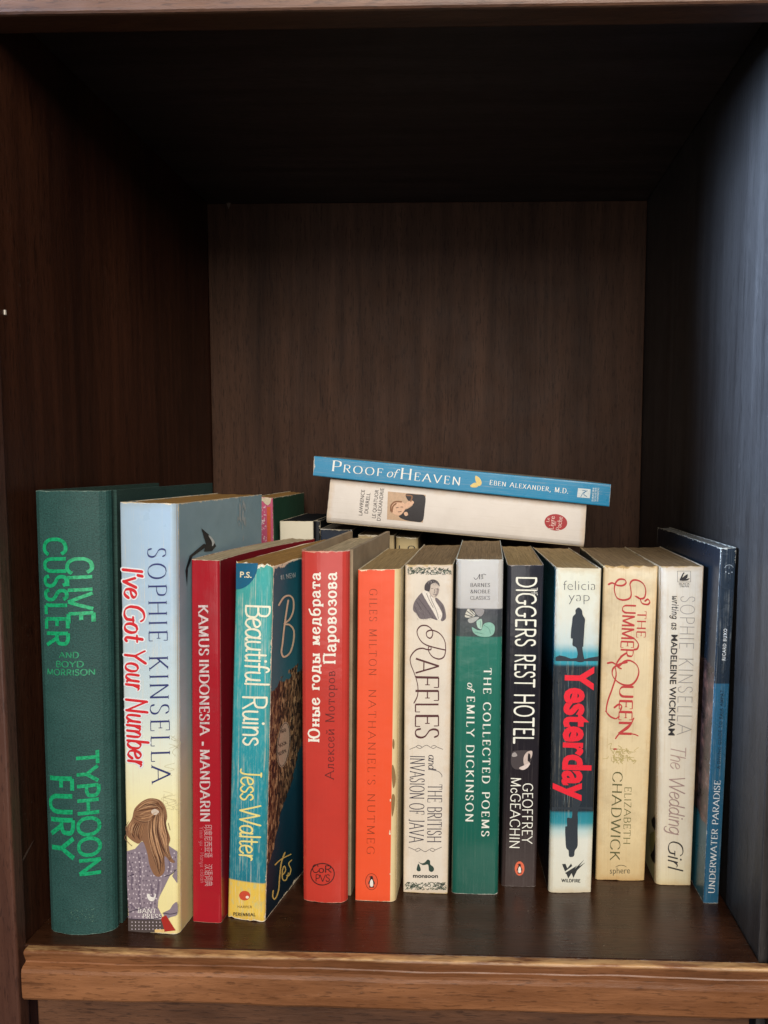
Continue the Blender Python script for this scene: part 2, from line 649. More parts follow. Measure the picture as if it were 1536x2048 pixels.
# ------------------------------------------------------------------ print: flat ink shapes laid on a book
def stick(B, name, polys, mat, layer=0, face='spine', parent=None):
    """polys: closed outlines in photo pixels; laid on the real face of the book, a hair proud of it"""
    vs, fs = [], []
    if face == 'spine':
        par = parent or B.spine
    else:
        par = parent or (B.right if face == 'right' else B.left)
        e = B.w if face == 'right' else 0.0
        o = B.M(e, 0, .5)
        side = (B.M(B.w, 0, .5) - B.M(0, 0, .5)).normalized()
        up = (B.M(e, 0, 1) - B.M(e, 0, 0)).normalized()
        nrm = B.dirD.cross(up).normalized()
        if nrm.dot(side) < 0:
            nrm = -nrm
        if face == 'left':
            nrm = -nrm
    fine = []
    for k, poly in enumerate(polys):
        xs, ys = [q[0] for q in poly], [q[1] for q in poly]
        if max(xs) - min(xs) < 16 and max(ys) - min(ys) < 16:
            fine.append((k, list(poly)))
            continue
        if len(poly) == 4:
            todo = [[poly[0], poly[1], poly[2]], [poly[0], poly[2], poly[3]]]
        elif len(poly) == 3:
            todo = [list(poly)]
        else:
            todo = [[poly[i] for i in f] for f in tessellate_polygon([[Vector((q[0], q[1], 0)) for q in poly]])]
        while todo:
            tr = todo.pop()
            e = [math.dist(tr[i], tr[(i + 1) % 3]) for i in range(3)]
            i = e.index(max(e))
            if e[i] < 14:
                fine.append((k, tr))
            else:
                m = tuple((u + v) / 2 for u, v in zip(tr[i], tr[(i + 1) % 3]))
                todo.append([tr[i], m, tr[(i + 2) % 3]])
                todo.append([m, tr[(i + 1) % 3], tr[(i + 2) % 3]])
    for k, poly in fine:
        off = .00013 + layer * .00007 + (k % 60) * .0000012
        base = len(vs)
        pts = []
        for p in poly:
            if face == 'spine':
                s, t = B.hom(p)
                pts.append(B.M(s * B.w, B.sd(min(1, max(0, s)), t) - off, t))
            else:
                pts.append(on_plane(p, o, nrm) + nrm * (off + .0002))
        if len(poly) == 4 and not getattr(poly, 'ng', False):
            tri = [(0, 1, 2, 3)]
        elif len(poly) == 3:
            tri = [(0, 1, 2)]
        else:
            tri = tessellate_polygon([[Vector((q[0], q[1], 0)) for q in poly]])
        vs += pts
        for f in tri:
            fs.append(tuple(base + i for i in f))
    if not vs:
        return None
    return mesh_obj(name, vs, fs, mat, par, origin=B.base)


def cat(pts, n=6, closed=False):
    """Catmull-Rom through pts"""
    if len(pts) < 3:
        return list(pts)
    out = []
    m = len(pts)
    rng = range(m) if closed else range(m - 1)
    for i in rng:
        g = (lambda k: pts[k % m]) if closed else (lambda k: pts[min(m - 1, max(0, k))])
        p0, p1, p2, p3 = g(i - 1), g(i), g(i + 1), g(i + 2)
        for j in range(n):
            t = j / n
            out.append(tuple(.5 * (2 * p1[q] + (p2[q] - p0[q]) * t + (2 * p0[q] - 5 * p1[q] + 4 * p2[q] - p3[q]) * t * t +
                                   (3 * p1[q] - p0[q] - 3 * p2[q] + p3[q]) * t ** 3) for q in (0, 1)))
    if not closed:
        out.append(pts[-1])
    return out


def blob(pts, n=5):
    return cat(pts, n, True)


def ell(cx, cy, rx, ry, n=28, rot=0.0):
    c, s = math.cos(rot), math.sin(rot)
    return [(cx + rx * math.cos(a) * c - ry * math.sin(a) * s, cy + rx * math.cos(a) * s + ry * math.sin(a) * c)
            for a in [2 * math.pi * i / n for i in range(n)]]


def ring(cx, cy, rx, ry, wd, n=36, rot=0.0):
    a, b = ell(cx, cy, rx, ry, n, rot), ell(cx, cy, rx - wd, ry - wd, n, rot)
    return [[a[i], a[(i + 1) % n], b[(i + 1) % n], b[i]] for i in range(n)]


def pen(pts, T, t=None, phi=0.0, caps=True, taper=0.0):
    """outline a centre line with a nib of T by t held at angle phi; y up; returns polygons"""
    t = T if t is None else t
    P = [pts[0]]
    for p in pts[1:]:
        if math.hypot(p[0] - P[-1][0], p[1] - P[-1][1]) > 1e-5:
            P.append(p)
    n = len(P)
    if n < 2:
        return []
    L, R = [], []
    for i in range(n):
        a, b = P[max(0, i - 1)], P[min(n - 1, i + 1)]
        th = math.atan2(b[1] - a[1], b[0] - a[0])
        wd = .5 * math.hypot(T * math.sin(th - phi), t * math.cos(th - phi))
        if 0 < i < n - 1:                                  # mitre
            a1 = math.atan2(P[i][1] - a[1], P[i][0] - a[0])
            b1 = math.atan2(b[1] - P[i][1], b[0] - P[i][0])
            wd /= max(.5, abs(math.cos((b1 - a1) / 2)))
        if taper:
            k = min(i, n - 1 - i) / (n - 1) * 2
            wd *= 1 - taper + taper * min(1, k * 2)
        nx, ny = -math.sin(th) * wd, math.cos(th) * wd
        L.append((P[i][0] + nx, P[i][1] + ny))
        R.append((P[i][0] - nx, P[i][1] - ny))
    out = [[L[i], L[i + 1], R[i + 1], R[i]] for i in range(n - 1)]
    if caps and not taper:
        for i in (0, n - 1):
            r = math.hypot(L[i][0] - R[i][0], L[i][1] - R[i][1]) / 2
            out.append(ell(P[i][0], P[i][1], r, r, 10))
    return out


# skeleton letters: advance | strokes.  c curve, n plain line, l line with serifs, a serif at start, z serif at end, h arm
GL = {
 'A': '.8|a 0,0 .4,1|a .8,0 .4,1|n .15,.35 .65,.35',
 'B': '.62|l .1,0 .1,1|c .1,1 .35,1 .52,.9 .54,.76 .5,.6 .33,.53 .1,.53|c .1,.53 .38,.53 .57,.44 .6,.27 .55,.08 .36,0 .1,0',
 'C': '.75|c .72,.8 .6,.96 .42,1 .2,.93 .06,.72 .04,.5 .06,.28 .2,.07 .42,0 .6,.04 .74,.2',
 'D': '.77|l .1,0 .1,1|c .1,1 .38,1 .6,.88 .71,.66 .73,.5 .71,.34 .6,.12 .38,0 .1,0',
 'E': '.56|l .1,0 .1,1|h .1,1 .53,1|h .1,.52 .42,.52|h .1,0 .55,0',
 'F': '.54|l .1,0 .1,1|h .1,1 .53,1|h .1,.52 .42,.52',
 'G': '.8|c .72,.82 .6,.96 .42,1 .2,.93 .06,.72 .04,.5 .06,.28 .2,.07 .42,0 .58,.03 .7,.12|n .7,.12 .7,.44|n .55,.44 .8,.44',
 'H': '.78|l .1,0 .1,1|l .68,0 .68,1|n .1,.52 .68,.52',
 'I': '.2|l .1,0 .1,1',
 'J': '.42|c .3,1 .3,.5 .29,.18 .2,-.02 .04,0|n .2,1 .4,1',
 'K': '.7|l .1,0 .1,1|z .1,.42 .6,1|z .26,.58 .66,0',
 'L': '.52|l .1,0 .1,1|h .1,0 .51,0',
 'M': '.92|l .1,0 .12,1|n .12,1 .46,.05|n .46,.05 .8,1|l .82,0 .8,1',
 'N': '.8|a .1,0 .1,1|n .1,1 .7,0|a .7,1 .7,0',
 'O': '.84|c .42,1 .22,.94 .08,.74 .04,.5 .08,.26 .22,.06 .42,0 .62,.06 .76,.26 .8,.5 .76,.74 .62,.94 .42,1',
 'P': '.58|l .1,0 .1,1|c .1,1 .36,1 .54,.9 .57,.73 .53,.55 .34,.46 .1,.46',
 'Q': '.84|c .42,1 .22,.94 .08,.74 .04,.5 .08,.26 .22,.06 .42,0 .62,.06 .76,.26 .8,.5 .76,.74 .62,.94 .42,1|c .45,.05 .6,-.1 .85,-.18',
 'R': '.66|l .1,0 .1,1|c .1,1 .36,1 .54,.91 .56,.75 .52,.58 .34,.5 .1,.5|z .3,.5 .62,0',
 'S': '.54|c .46,.84 .38,.97 .26,1 .11,.95 .06,.78 .12,.62 .27,.52 .42,.41 .48,.25 .42,.07 .26,0 .1,.04 .04,.2',
 'T': '.66|a .33,0 .33,1|t .02,1 .64,1',
 'U': '.76|c .1,1 .1,.5 .12,.2 .24,.03 .38,0 .52,.03 .64,.2 .66,.5 .66,1|s .1,1|s .66,1',
 'V': '.76|a 0,1 .38,0|a .76,1 .38,0',
 'W': '1.08|a 0,1 .29,0|n .29,0 .54,.95|n .54,.95 .79,0|a 1.08,1 .79,0',
 'X': '.7|l .02,0 .66,1|l .04,1 .68,0',
 'Y': '.7|a 0,1 .35,.48|a .7,1 .35,.48|a .35,0 .35,.48',
 'Z': '.62|n .04,1 .58,1|n .58,1 .04,0|n .04,0 .6,0',
 'a': '.54|c .44,.5 .36,.6 .25,.62 .1,.54 .04,.33 .08,.1 .2,0 .34,.08 .43,.3|c .46,.62 .43,.3 .44,.08 .5,0 .56,.06',
 'b': '.54|l .1,0 .1,1|c .1,.42 .2,.58 .32,.62 .46,.52 .5,.31 .46,.1 .32,0 .2,.03 .1,.18',
 'c': '.46|c .43,.5 .34,.6 .25,.62 .1,.53 .04,.31 .1,.09 .25,0 .37,.03 .45,.15',
 'd': '.56|c .44,.46 .34,.6 .25,.62 .1,.53 .04,.31 .1,.09 .22,0 .34,.05 .45,.22|c .47,1 .45,.5 .45,.15 .49,.02 .56,.04',
 'e': '.5|c .06,.32 .3,.36 .43,.44 .4,.56 .27,.62 .12,.54 .05,.31 .1,.09 .26,0 .38,.05 .48,.18',
 'f': '.36|c .42,.9 .34,1 .24,.95 .18,.75 .17,.3 .16,0|n .02,.6 .36,.6',
 'g': '.54|c .44,.5 .36,.6 .25,.62 .1,.54 .04,.33 .08,.12 .2,.03 .34,.1 .44,.3|c .46,.62 .46,.2 .43,-.16 .3,-.3 .14,-.28 .06,-.18',
 'h': '.54|l .1,0 .1,1|c .1,.38 .2,.56 .31,.62 .42,.56 .45,.4 .44,0',
 'i': '.2|l .1,0 .1,.62|d .11,.86',
 'k': '.5|l .1,0 .1,1|n .1,.24 .42,.62|n .2,.35 .48,0',
 'l': '.2|l .1,0 .1,1',
 'm': '.82|l .1,0 .1,.62|c .1,.38 .2,.57 .29,.62 .39,.56 .41,.4 .41,0|c .41,.38 .5,.57 .6,.62 .69,.56 .72,.4 .72,0',
 'n': '.54|l .1,0 .1,.62|c .1,.38 .2,.56 .31,.62 .42,.56 .45,.4 .45,0',
 'o': '.54|c .27,.62 .12,.55 .05,.31 .12,.07 .27,0 .42,.07 .49,.31 .42,.55 .27,.62',
 'p': '.54|l .1,-.3 .1,.62|c .1,.42 .2,.58 .32,.62 .46,.52 .5,.31 .46,.1 .32,0 .2,.03 .1,.18',
 'r': '.36|l .1,0 .1,.62|c .1,.36 .18,.55 .27,.62 .36,.58',
 's': '.42|c .37,.51 .3,.6 .21,.62 .09,.56 .08,.44 .2,.34 .34,.26 .37,.14 .28,.02 .18,0 .05,.1',
 't': '.34|c .17,.86 .16,.4 .17,.1 .24,0 .34,.06|n .02,.6 .33,.6',
 'u': '.54|c .1,.62 .09,.3 .12,.08 .22,0 .34,.06 .44,.25|c .45,.62 .44,.25 .45,.06 .54,.04',
 'v': '.5|a .02,.62 .25,0|a .48,.62 .25,0',
 'w': '.74|c .04,.62 .1,.2 .2,0 .32,.2 .37,.5|c .37,.5 .42,.15 .54,0 .66,.25 .68,.62',
 'y': '.52|c .06,.62 .07,.32 .14,.1 .24,.06 .36,.14 .45,.3|c .46,.62 .45,.2 .42,-.16 .3,-.3 .12,-.24',
 '.': '.16|d .08,.04', ',': '.18|c .09,.06 .1,-.06 .04,-.16', "'": '.14|n .08,1 .06,.78', '-': '.4|n .06,.38 .34,.38', ' ': '.34|',
 '&': '.74|c .7,.42 .56,.1 .3,0 .08,.1 .1,.34 .36,.58 .46,.8 .34,.98 .2,.86 .26,.62 .7,0',
 '0': '.6|c .3,1 .14,.85 .06,.5 .14,.15 .3,0 .46,.15 .54,.5 .46,.85 .3,1', '3': '.5|c .06,.88 .24,1 .42,.9 .4,.62 .2,.54|c .2,.54 .44,.48 .46,.14 .24,0 .04,.12',
 '#': '.6|n .15,0 .28,1|n .35,0 .48,1|n .05,.33 .52,.33|n .08,.66 .56,.66', '1': '.34|l .18,0 .18,1|n .18,1 .04,.84',
 # Cyrillic (latin keys stand in through CY below)
 'п': '.76|l .1,0 .1,1|l .66,0 .66,1|n .1,1 .66,1', 'ю': '1.02|l .1,0 .1,1|n .1,.5 .32,.5|c .62,1 .42,.88 .32,.5 .42,.12 .62,0 .84,.12 .94,.5 .84,.88 .62,1',
 'a2': '.56|c .08,.5 .18,.61 .3,.62 .42,.54 .44,.4 .44,.14 .48,.02 .56,.03|c .44,.36 .2,.33 .06,.22 .06,.1 .16,0 .3,.03 .44,.18',
 'н': '.6|l .1,0 .1,.62|l .5,0 .5,.62|n .1,.32 .5,.32', 'ы': '.76|l .1,0 .1,.62|c .1,.36 .3,.36 .42,.28 .42,.08 .3,0 .1,0|l .64,0 .64,.62',
 'г': '.44|l .1,0 .1,.62|h .1,.62 .42,.62', 'д': '.62|n .16,.62 .48,.62|n .48,.62 .48,0|c .18,.62 .17,.3 .08,0|n .02,0 .6,0|n .04,0 .04,-.16|n .58,0 .58,-.16',
 'м': '.72|l .1,0 .12,.62|n .12,.62 .36,.08|n .36,.08 .6,.62|l .62,0 .6,.62', 'т': '.54|a .27,0 .27,.62|t .03,.62 .51,.62',
 'в': '.54|l .1,0 .1,.62|c .1,.62 .34,.62 .42,.48 .3,.33 .1,.33|c .1,.33 .38,.33 .48,.16 .34,0 .1,0',
 'з': '.46|c .05,.52 .2,.62 .36,.56 .36,.38 .2,.33|c .2,.33 .4,.3 .42,.1 .24,0 .04,.1', 'б': '.56|c .48,.98 .3,.9 .1,.78 .05,.45 .08,.12 .26,0 .44,.08 .5,.3 .42,.5 .28,.56 .1,.42',
 'л': '.58|l .46,0 .46,.62|n .16,.62 .46,.62|c .2,.62 .18,.3 .12,.04 .02,0', 'к': '.54|l .1,0 .1,.62|z .1,.3 .46,.62|z .2,.36 .5,0',
 'й': '.6|l .1,0 .1,.62|n .1,.04 .5,.58|l .5,0 .5,.62|c .18,.88 .3,.78 .42,.88', 'р': None, 'о': None, 'е': None, 'с': None,
}
for cy, la in (('р', 'p'), ('о', 'o'), ('е', 'e'), ('с', 'c'), ('А', 'A'), ('М', 'M'), ('а', 'a2'), ('П', 'п'), ('Ю', 'ю')):
    GL[cy] = GL[la]
_GP = {}


def glyph(ch):
    if ch not in _GP:
        a, *st = GL[ch].split('|')
        out = []
        for s in st:
            if s.strip():
                k, *p = s.split()
                out.append((k, [tuple(float(v) for v in q.split(',')) for q in p]))
        _GP[ch] = (float(a), out)
    return _GP[ch]


def letters(txt, T, t=None, phi=0.0, serif=0.0, st=None, track=.12, slant=0.0, small=None, caps=True, wscale=1.0):
    """text as polygons, cap height 1, baseline from (0,0); returns polys, length"""
    t = T if t is None else t
    st = st if st is not None else t
    x = 0
    polys = []
    for ch in txt:
        k = 1.0
        if small and ch.islower():
            ch, k = ch.upper(), small
        adv, strokes = glyph(ch)
        P = []
        for typ, pts in strokes:
            if typ == 'c':
                P += pen(cat(pts, 5), T, t, phi, caps)
            elif typ == 'd':
                P.append(ell(pts[0][0], pts[0][1], T * .62, T * .62, 10))
            elif typ == 's':
                if serif:
                    P += pen([(pts[0][0] - serif, pts[0][1]), (pts[0][0] + serif, pts[0][1])], st, caps=False)
            else:
                P += pen(pts, T, t, phi, caps and not serif)
                if serif:
                    ends = {'l': (0, -1), 'a': (0,), 'z': (-1,)}.get(typ, ())
                    for e in ends:
                        q = pts[e]
                        dy = st / 2 if q[1] < .1 else -st / 2
                        P += pen([(q[0] - serif, q[1] + dy), (q[0] + serif, q[1] + dy)], st, caps=False)
                    if typ in 'ht':
                        for q, on in ((pts[-1], 1), (pts[0], typ == 't')):
                            if on:
                                d = -1 if q[1] > .6 else (1 if q[1] < .2 else 0)
                                y0, y1 = (q[1], q[1] + d * .2) if d else (q[1] - .1, q[1] + .1)
                                P += pen([(q[0], y0), (q[0], y1)], st * 1.2, caps=False)
        for p in P:
            polys.append([((q[0] * k * wscale + x + slant * q[1] * k), q[1] * k) for q in p])
        x += (adv * k) * wscale + track
    return polys, x - track


def lay(polys, length, p0, p1, h):
    """fit text of given length on the base line p0 -> p1 (photo pixels), cap height h"""
    dx, dy = p1[0] - p0[0], p1[1] - p0[1]
    L = math.hypot(dx, dy)
    ex, ey = dx / L, dy / L
    ux, uy = ey, -ex
    k = L / length
    return [[(p0[0] + ex * q[0] * k + ux * q[1] * h, p0[1] + ey * q[0] * k + uy * q[1] * h) for q in p] for p in polys]


def write(B, name, txt, p0, p1, h, col, layer=1, mat=None, face='spine', halo=None, **kw):
    kw.setdefault('T', .1)
    P, L = letters(txt, **kw)
    if halo:
        kw2 = dict(kw)
        kw2['T'] = kw['T'] + halo[1]
        kw2['t'] = (kw.get('t') or kw['T']) + halo[1]
        H, _ = letters(txt, **kw2)
        stick(B, 'halo', lay(H, L, p0, p1, h), ink(halo[0]), layer - 1, face)
    return stick(B, name, lay(P, L, p0, p1, h), mat or ink(col), layer, face)


_fc = {}


def font_polys(txt, offset=0.0, shear=0.0, space=1.0):
    """text in Blender's own typeface as triangles, scaled to cap height 1"""
    cu = bpy.data.curves.new('t', 'FONT')
    cu.body = txt
    cu.dimensions = '2D'
    cu.fill_mode = 'FRONT'
    cu.offset = offset
    cu.shear = shear
    cu.space_character = space
    cu.resolution_u = 3
    o = bpy.data.objects.new('t', cu)
    me = bpy.data.meshes.new_from_object(o)
    P = [[(me.vertices[i].co.x, me.vertices[i].co.y) for i in p.vertices] for p in me.polygons]
    bpy.data.objects.remove(o)
    bpy.data.curves.remove(cu)
    bpy.data.meshes.remove(me)
    return P


def cap_h():
    if 'H' not in _fc:
        _fc['H'] = max(q[1] for p in font_polys('H') for q in p)
    return _fc['H']


def sans(B, name, txt, p0, p1, h, col, layer=1, offset=0.0, shear=0.0, space=1.0, mat=None, face='spine'):
    P = font_polys(txt, offset, shear, space)
    if not P:
        return
    c = cap_h()
    x0 = min(q[0] for p in P for q in p)
    x1 = max(q[0] for p in P for q in p)
    P = [[((q[0] - x0), q[1] / c) for q in p] for p in P]
    return stick(B, name, lay(P, x1 - x0, p0, p1, h), mat or ink(col), layer, face)


def zoom(ox, oy, sc):
    return lambda *pts: [(ox + x / sc, oy + y / sc) for x, y in pts]


def penguin(B, cx, cy, rx, ry, oval, line, L=1):
    stick(B, 'publisher_emblem', [ell(cx, cy, rx, ry)], ink(oval), L)
    if line:
        stick(B, 'publisher_emblem', ring(cx, cy, rx, ry, 1.0), ink(line), L + 1)
    k = ry * .72
    g = lambda *p: [(cx + x * k, cy + y * k) for x, y in p]
    stick(B, 'publisher_emblem', [blob(g((-.05, -.95), (.18, -.9), (.24, -.65), (.30, -.3), (.52, .15), (.5, .5), (.36, .3), (.34, .75), (.4, .95), (-.36, .95), (-.34, .75), (-.36, .3), (-.52, .45), (-.5, .1), (-.28, -.35), (-.2, -.7), (-.4, -.8)))], ink((28, 24, 26)), L + 2)
    stick(B, 'publisher_emblem', [blob(g((.02, -.45), (.2, -.2), (.28, .2), (.22, .75), (-.2, .75), (-.28, .2), (-.18, -.2)))], ink((240, 232, 222)), L + 3)

# ------------------------------------------------------------------ the books
ZA, ZB = zoom(40, 940, 4.2667), zoom(40, 1420, 4.2667)
ZC, ZD = zoom(360, 1060, 4.2667), zoom(360, 1460, 4.2667)
ZE, ZF = zoom(700, 1080, 4.8), zoom(700, 1440, 4.8)
ZG, ZH = zoom(1000, 1070, 5.389), zoom(1000, 1440, 5.389)
ZI, ZJ = zoom(1190, 1040, 4.955), zoom(1190, 1440, 4.955)
ZK = zoom(580, 880, 2.3273)
PG_old = page_mat('pages_brown', (158, 132, 98))
PG_tan = page_mat('pages_tan', (182, 154, 108))
PG_lt = page_mat('pages_pale', (202, 182, 148), .35)
PG_gold = page_mat('pages_golden', (176, 134, 76))


def dims(c):
    return ((c[1] - c[0]).length + (c[2] - c[3]).length) / 2, ((c[0] - c[3]).length + (c[1] - c[2]).length) / 2


# --- 1 green cloth hardback
c, dd = standing(((66, 981), (215, 981), (229, 1860), (98, 1862)), 0)
W, H = dims(c)
green = (38, 80, 76)
B1 = make_book('hardback_book', 'large dark green cloth hardback with bright green stamped lettering, leftmost of the row', c, dd, .150,
               cover_mat('green_cloth', green, W, H, .62, .0002, paper=(112, 138, 128), cloth=True), cover_mat('green_cloth_board', (36, 68, 62), .15, H, .85, 0, cloth=True),
               page_mat('pages_1', (150, 130, 96)), hard=True, bulge=.0042, jag=.0003, page_drop=.0042, seed=1)
G1 = foil((30, 172, 114))
for tx, a, b, h in (('CUSSLER', (94, 1083), (100, 1305), 46), ('CLIVE', (143, 1124), (147, 1258), 46), ('TYPHOON', (161, 1513), (168, 1752), 39), ('FURY', (105, 1562), (109, 1719), 48)):
    write(B1, 'stamped_lettering', tx, a, b, h, None, mat=G1, T=.165, track=.09, caps=False)
for tx, a, b in (('AND', (127, 1328), (166, 1328)), ('BOYD', (120, 1346.5), (175, 1346.5)), ('MORRISON', (100, 1363), (196, 1363))):
    write(B1, 'stamped_lettering', tx, a, b, 11.5, None, mat=foil((52, 150, 108)), T=.17, track=.12, caps=False)
rnd = random.Random(4)
stick(B1, 'worn_stamp', [ell(150 + rnd.uniform(0, 46), 1812 + rnd.uniform(0, 26), rnd.uniform(.4, 1.3), rnd.uniform(.4, 1), 6) for _ in range(46)], foil((96, 132, 116)), 1)

# --- 2 pale blue to yellow paperback with the painted figure
c, dd = standing(((238, 1004), (352, 1007), (357, 1865), (255, 1866)), 5)
W, H = dims(c)
blue_yel = [(0, (238, 224, 160)), (.30, (243, 234, 182)), (.42, (230, 233, 212)), (.55, (200, 217, 222)), (.8, (172, 196, 216)), (1, (166, 190, 210))]
side2 = [(0, (214, 198, 140)), (.35, (206, 200, 165)), (.5, (172, 190, 192)), (.7, (144, 172, 184)), (1, (136, 166, 178))]
B2 = make_book('paperback_book', 'thick pale blue and cream paperback with a long-haired woman painted on its spine', c, dd, .119,
               cover_mat('blue_cream_print', blue_yel, W, H, .3, .0004, mott=.08, crease=.35, age=.25), cover_mat('blue_cream_board', side2, .124, H, .4, .0005, mott=.15),
               PG_gold, rl=.0014, rr=.003, bulge=.0003, jag=.0002, seed=2)
navy = (52, 58, 112)
write(B2, 'author_lettering', 'SOPHIE', (296, 1101), (299.5, 1293), 36, navy, T=.095, t=.03, phi=-.25, serif=.09, st=.028, track=.30)
write(B2, 'author_lettering', 'KINSELLA', (299.5, 1324), (305, 1576), 37, navy, T=.095, t=.03, phi=-.25, serif=.09, st=.028, track=.24)
red2 = (212, 40, 48)
for tx, a, b, h in (("I've", (246, 1142), (250.5, 1204), 38), ('Got', (249, 1219), (251.5, 1292), 40), ('Your', (251, 1309), (254, 1390), 40), ('Number', (253.5, 1408), (258.5, 1542), 41)):
    write(B2, 'title_lettering', tx, a, b, h, red2, layer=2, T=.17, t=.07, phi=-.5, slant=.16, track=.05, halo=((226, 234, 238), .14))
stick(B2, 'figure_print', [ZB((915, 1235), (985, 1215), (1040, 1155), (1270, 1190), (1343, 1240), (1343, 1370), (1280, 1440), (1235, 1530), (1185, 1620), (1180, 1690), (1215, 1760), (1215, 1790), (930, 1785), (915, 1500)),
                           ZB((1300, 1440), (1343, 1370), (1343, 1500)), blob(ZB((1228, 1738), (1280, 1710), (1310, 1668), (1343, 1658), (1343, 1750), (1290, 1772), (1250, 1785)))], ink((142, 128, 140)), 1)
stick(B2, 'figure_print', [ZB((925, 1785), (1215, 1790), (1240, 1892), (925, 1896))], ink((84, 74, 72)), 1)
stick(B2, 'figure_print', [ZB((1205, 1775), (1250, 1755), (1330, 1880), (1240, 1888))], ink((172, 44, 34)), 2)
stick(B2, 'figure_print', [ZB((1155, 1868), (1235, 1868), (1238, 1892), (1155, 1894))], ink((232, 196, 130)), 3)
dots, dk = [], []
for r in range(15):
    for q in range(14):
        x, y = 930 + q * 30 + (r % 2) * 12 + rnd.uniform(-4, 4), 1250 + r * 37 + rnd.uniform(-5, 5)
        lim = 1335 if y < 1400 else (1260 - (y - 1400) * .45 if y < 1600 else 1175)
        if x < lim and not (1090 < x < 1300 and y < 1430 and x - 1090 > (y - 1150) * .05 - 10 and y < 1440 - abs(x - 1190) * 1.2):
            (dots if rnd.random() < .75 else dk).append(ZB(*ell(x, y, rnd.uniform(5, 8), rnd.uniform(6, 9), 6)))
for r in range(3):
    for q in range(9):
        dots.append(ZB(*ell(960 + q * 30, 1810 + r * 28, 5, 6, 6)))
folds = [[(1010, 1230), (1030, 1400), (1020, 1600), (1050, 1760)], [(930, 1300), (960, 1420), (950, 1560)], [(1250, 1240), (1280, 1330), (1270, 1420)], [(1120, 1480), (1130, 1600), (1110, 1740)], [(1190, 1460), (1180, 1560), (1150, 1660)], [(925, 1640), (980, 1700), (1060, 1730)]]
stick(B2, 'figure_print', [p for s_ in folds for p in pen(cat(ZB(*s_), 6), 3.4, taper=.9)], ink((116, 102, 118)), 2)
stick(B2, 'figure_print', [p for s_ in folds for p in pen(cat(ZB(*[(x + 22, y) for x, y in s_]), 6), 2.2, taper=.9)], ink((166, 152, 162)), 2)
stick(B2, 'figure_print', dots, ink((205, 192, 200)), 3)
stick(B2, 'figure_print', dk, ink((104, 92, 108)), 3)
hair = [(965, 950), (985, 880), (1050, 820), (1120, 795), (1200, 812), (1245, 870), (1260, 950), (1250, 1020), (1285, 1130), (1272, 1190), (1292, 1280), (1325, 1325), (1290, 1325), (1238, 1275), (1240, 1390), (1200, 1440), (1150, 1425), (1110, 1340), (1092, 1250), (1052, 1150), (1010, 1172), (920, 1112), (913, 1040), (950, 985)]
stick(B2, 'figure_print', [blob(ZB(*hair), 4)], ink((142, 102, 74)), 4)
def strands(g0, g1, n, rn):
    out = []
    for i in range(n):
        f = rn.random()
        a, b = rn.uniform(0, .25), rn.uniform(.7, 1)
        c0 = cat([(p[0] + (q[0] - p[0]) * f + rn.uniform(-4, 4), p[1] + (q[1] - p[1]) * f + rn.uniform(-4, 4)) for p, q in zip(g0, g1)], 6)
        k0, k1 = int(a * len(c0)), int(b * len(c0))
        out.append(c0[k0:max(k0 + 4, k1)])
    return out


hb = [([(1165, 905), (1110, 960), (1100, 1080), (1125, 1220), (1165, 1330), (1185, 1425)], [(1200, 905), (1180, 960), (1175, 1080), (1205, 1200), (1232, 1290), (1225, 1400)]),
      ([(1195, 830), (1235, 890), (1235, 1000), (1262, 1120), (1262, 1210), (1300, 1310)], [(1175, 920), (1190, 960), (1190, 1060), (1225, 1160), (1245, 1240), (1285, 1315)]),
      ([(1000, 870), (1060, 825), (1130, 802), (1195, 822), (1225, 870)], [(985, 960), (1040, 985), (1100, 980), (1140, 950), (1170, 915)]),
      ([(960, 985), (925, 1040), (930, 1100)], [(1080, 1000), (1060, 1070), (1040, 1140)])]
rs = random.Random(21)
for cc, wd, nn, ly in (((104, 68, 46), 1.0, 16, 5), ((176, 130, 94), .9, 13, 6), ((206, 164, 126), .7, 7, 7), ((74, 44, 32), .8, 8, 6)):
    stick(B2, 'figure_print', [p for g in hb for s_ in strands(g[0], g[1], nn, rs) for p in pen(ZB(*s_), wd, taper=.8)], ink(cc), ly)
dark_s = [[(1180, 830), (1230, 900), (1245, 1000), (1270, 1130)], [(1120, 960), (1110, 1080), (1130, 1220), (1170, 1340), (1200, 1420)], [(985, 900), (1060, 850), (1150, 850), (1200, 890)], [(975, 960), (1050, 990), (1120, 985)], [(960, 1000), (950, 1060), (985, 1130)], [(1170, 930), (1180, 1060), (1220, 1200), (1280, 1290)], [(1020, 1010), (1010, 1090), (1030, 1140)], [(1140, 1100), (1170, 1250), (1220, 1340)]]
stick(B2, 'figure_print', [p for s in dark_s for p in pen(cat(ZB(*s), 6), 2.4, taper=.8)], ink((88, 56, 40)), 5)
lite_s = [[(1000, 890), (1080, 835), (1170, 840)], [(1130, 1000), (1125, 1130), (1160, 1270)], [(1210, 960), (1215, 1080), (1250, 1210)], [(1040, 960), (1110, 950), (1160, 920)], [(940, 1050), (960, 1110)], [(1150, 960), (1150, 1060), (1190, 1180), (1225, 1290)], [(1030, 930), (1100, 900), (1150, 890)]]
stick(B2, 'figure_print', [p for s in lite_s for p in pen(cat(ZB(*s), 6), 2.2, taper=.8)], ink((190, 146, 108)), 6)
stick(B2, 'figure_print', [blob(ZB((1128, 900), (1160, 882), (1195, 905), (1170, 930), (1140, 928)))], ink((214, 198, 182)), 7)
stick(B2, 'figure_print', [p for s in ([(925, 1440), (980, 1420)], [(1240, 1440), (1300, 1420), (1335, 1385)], [(1225, 1735), (1290, 1745), (1343, 1735)], [(930, 1730), (1060, 1690)], [(930, 1782), (1080, 1788), (1215, 1770)]) for p in pen(cat(ZB(*s), 5), 1.2)], ink((62, 54, 74)), 6)
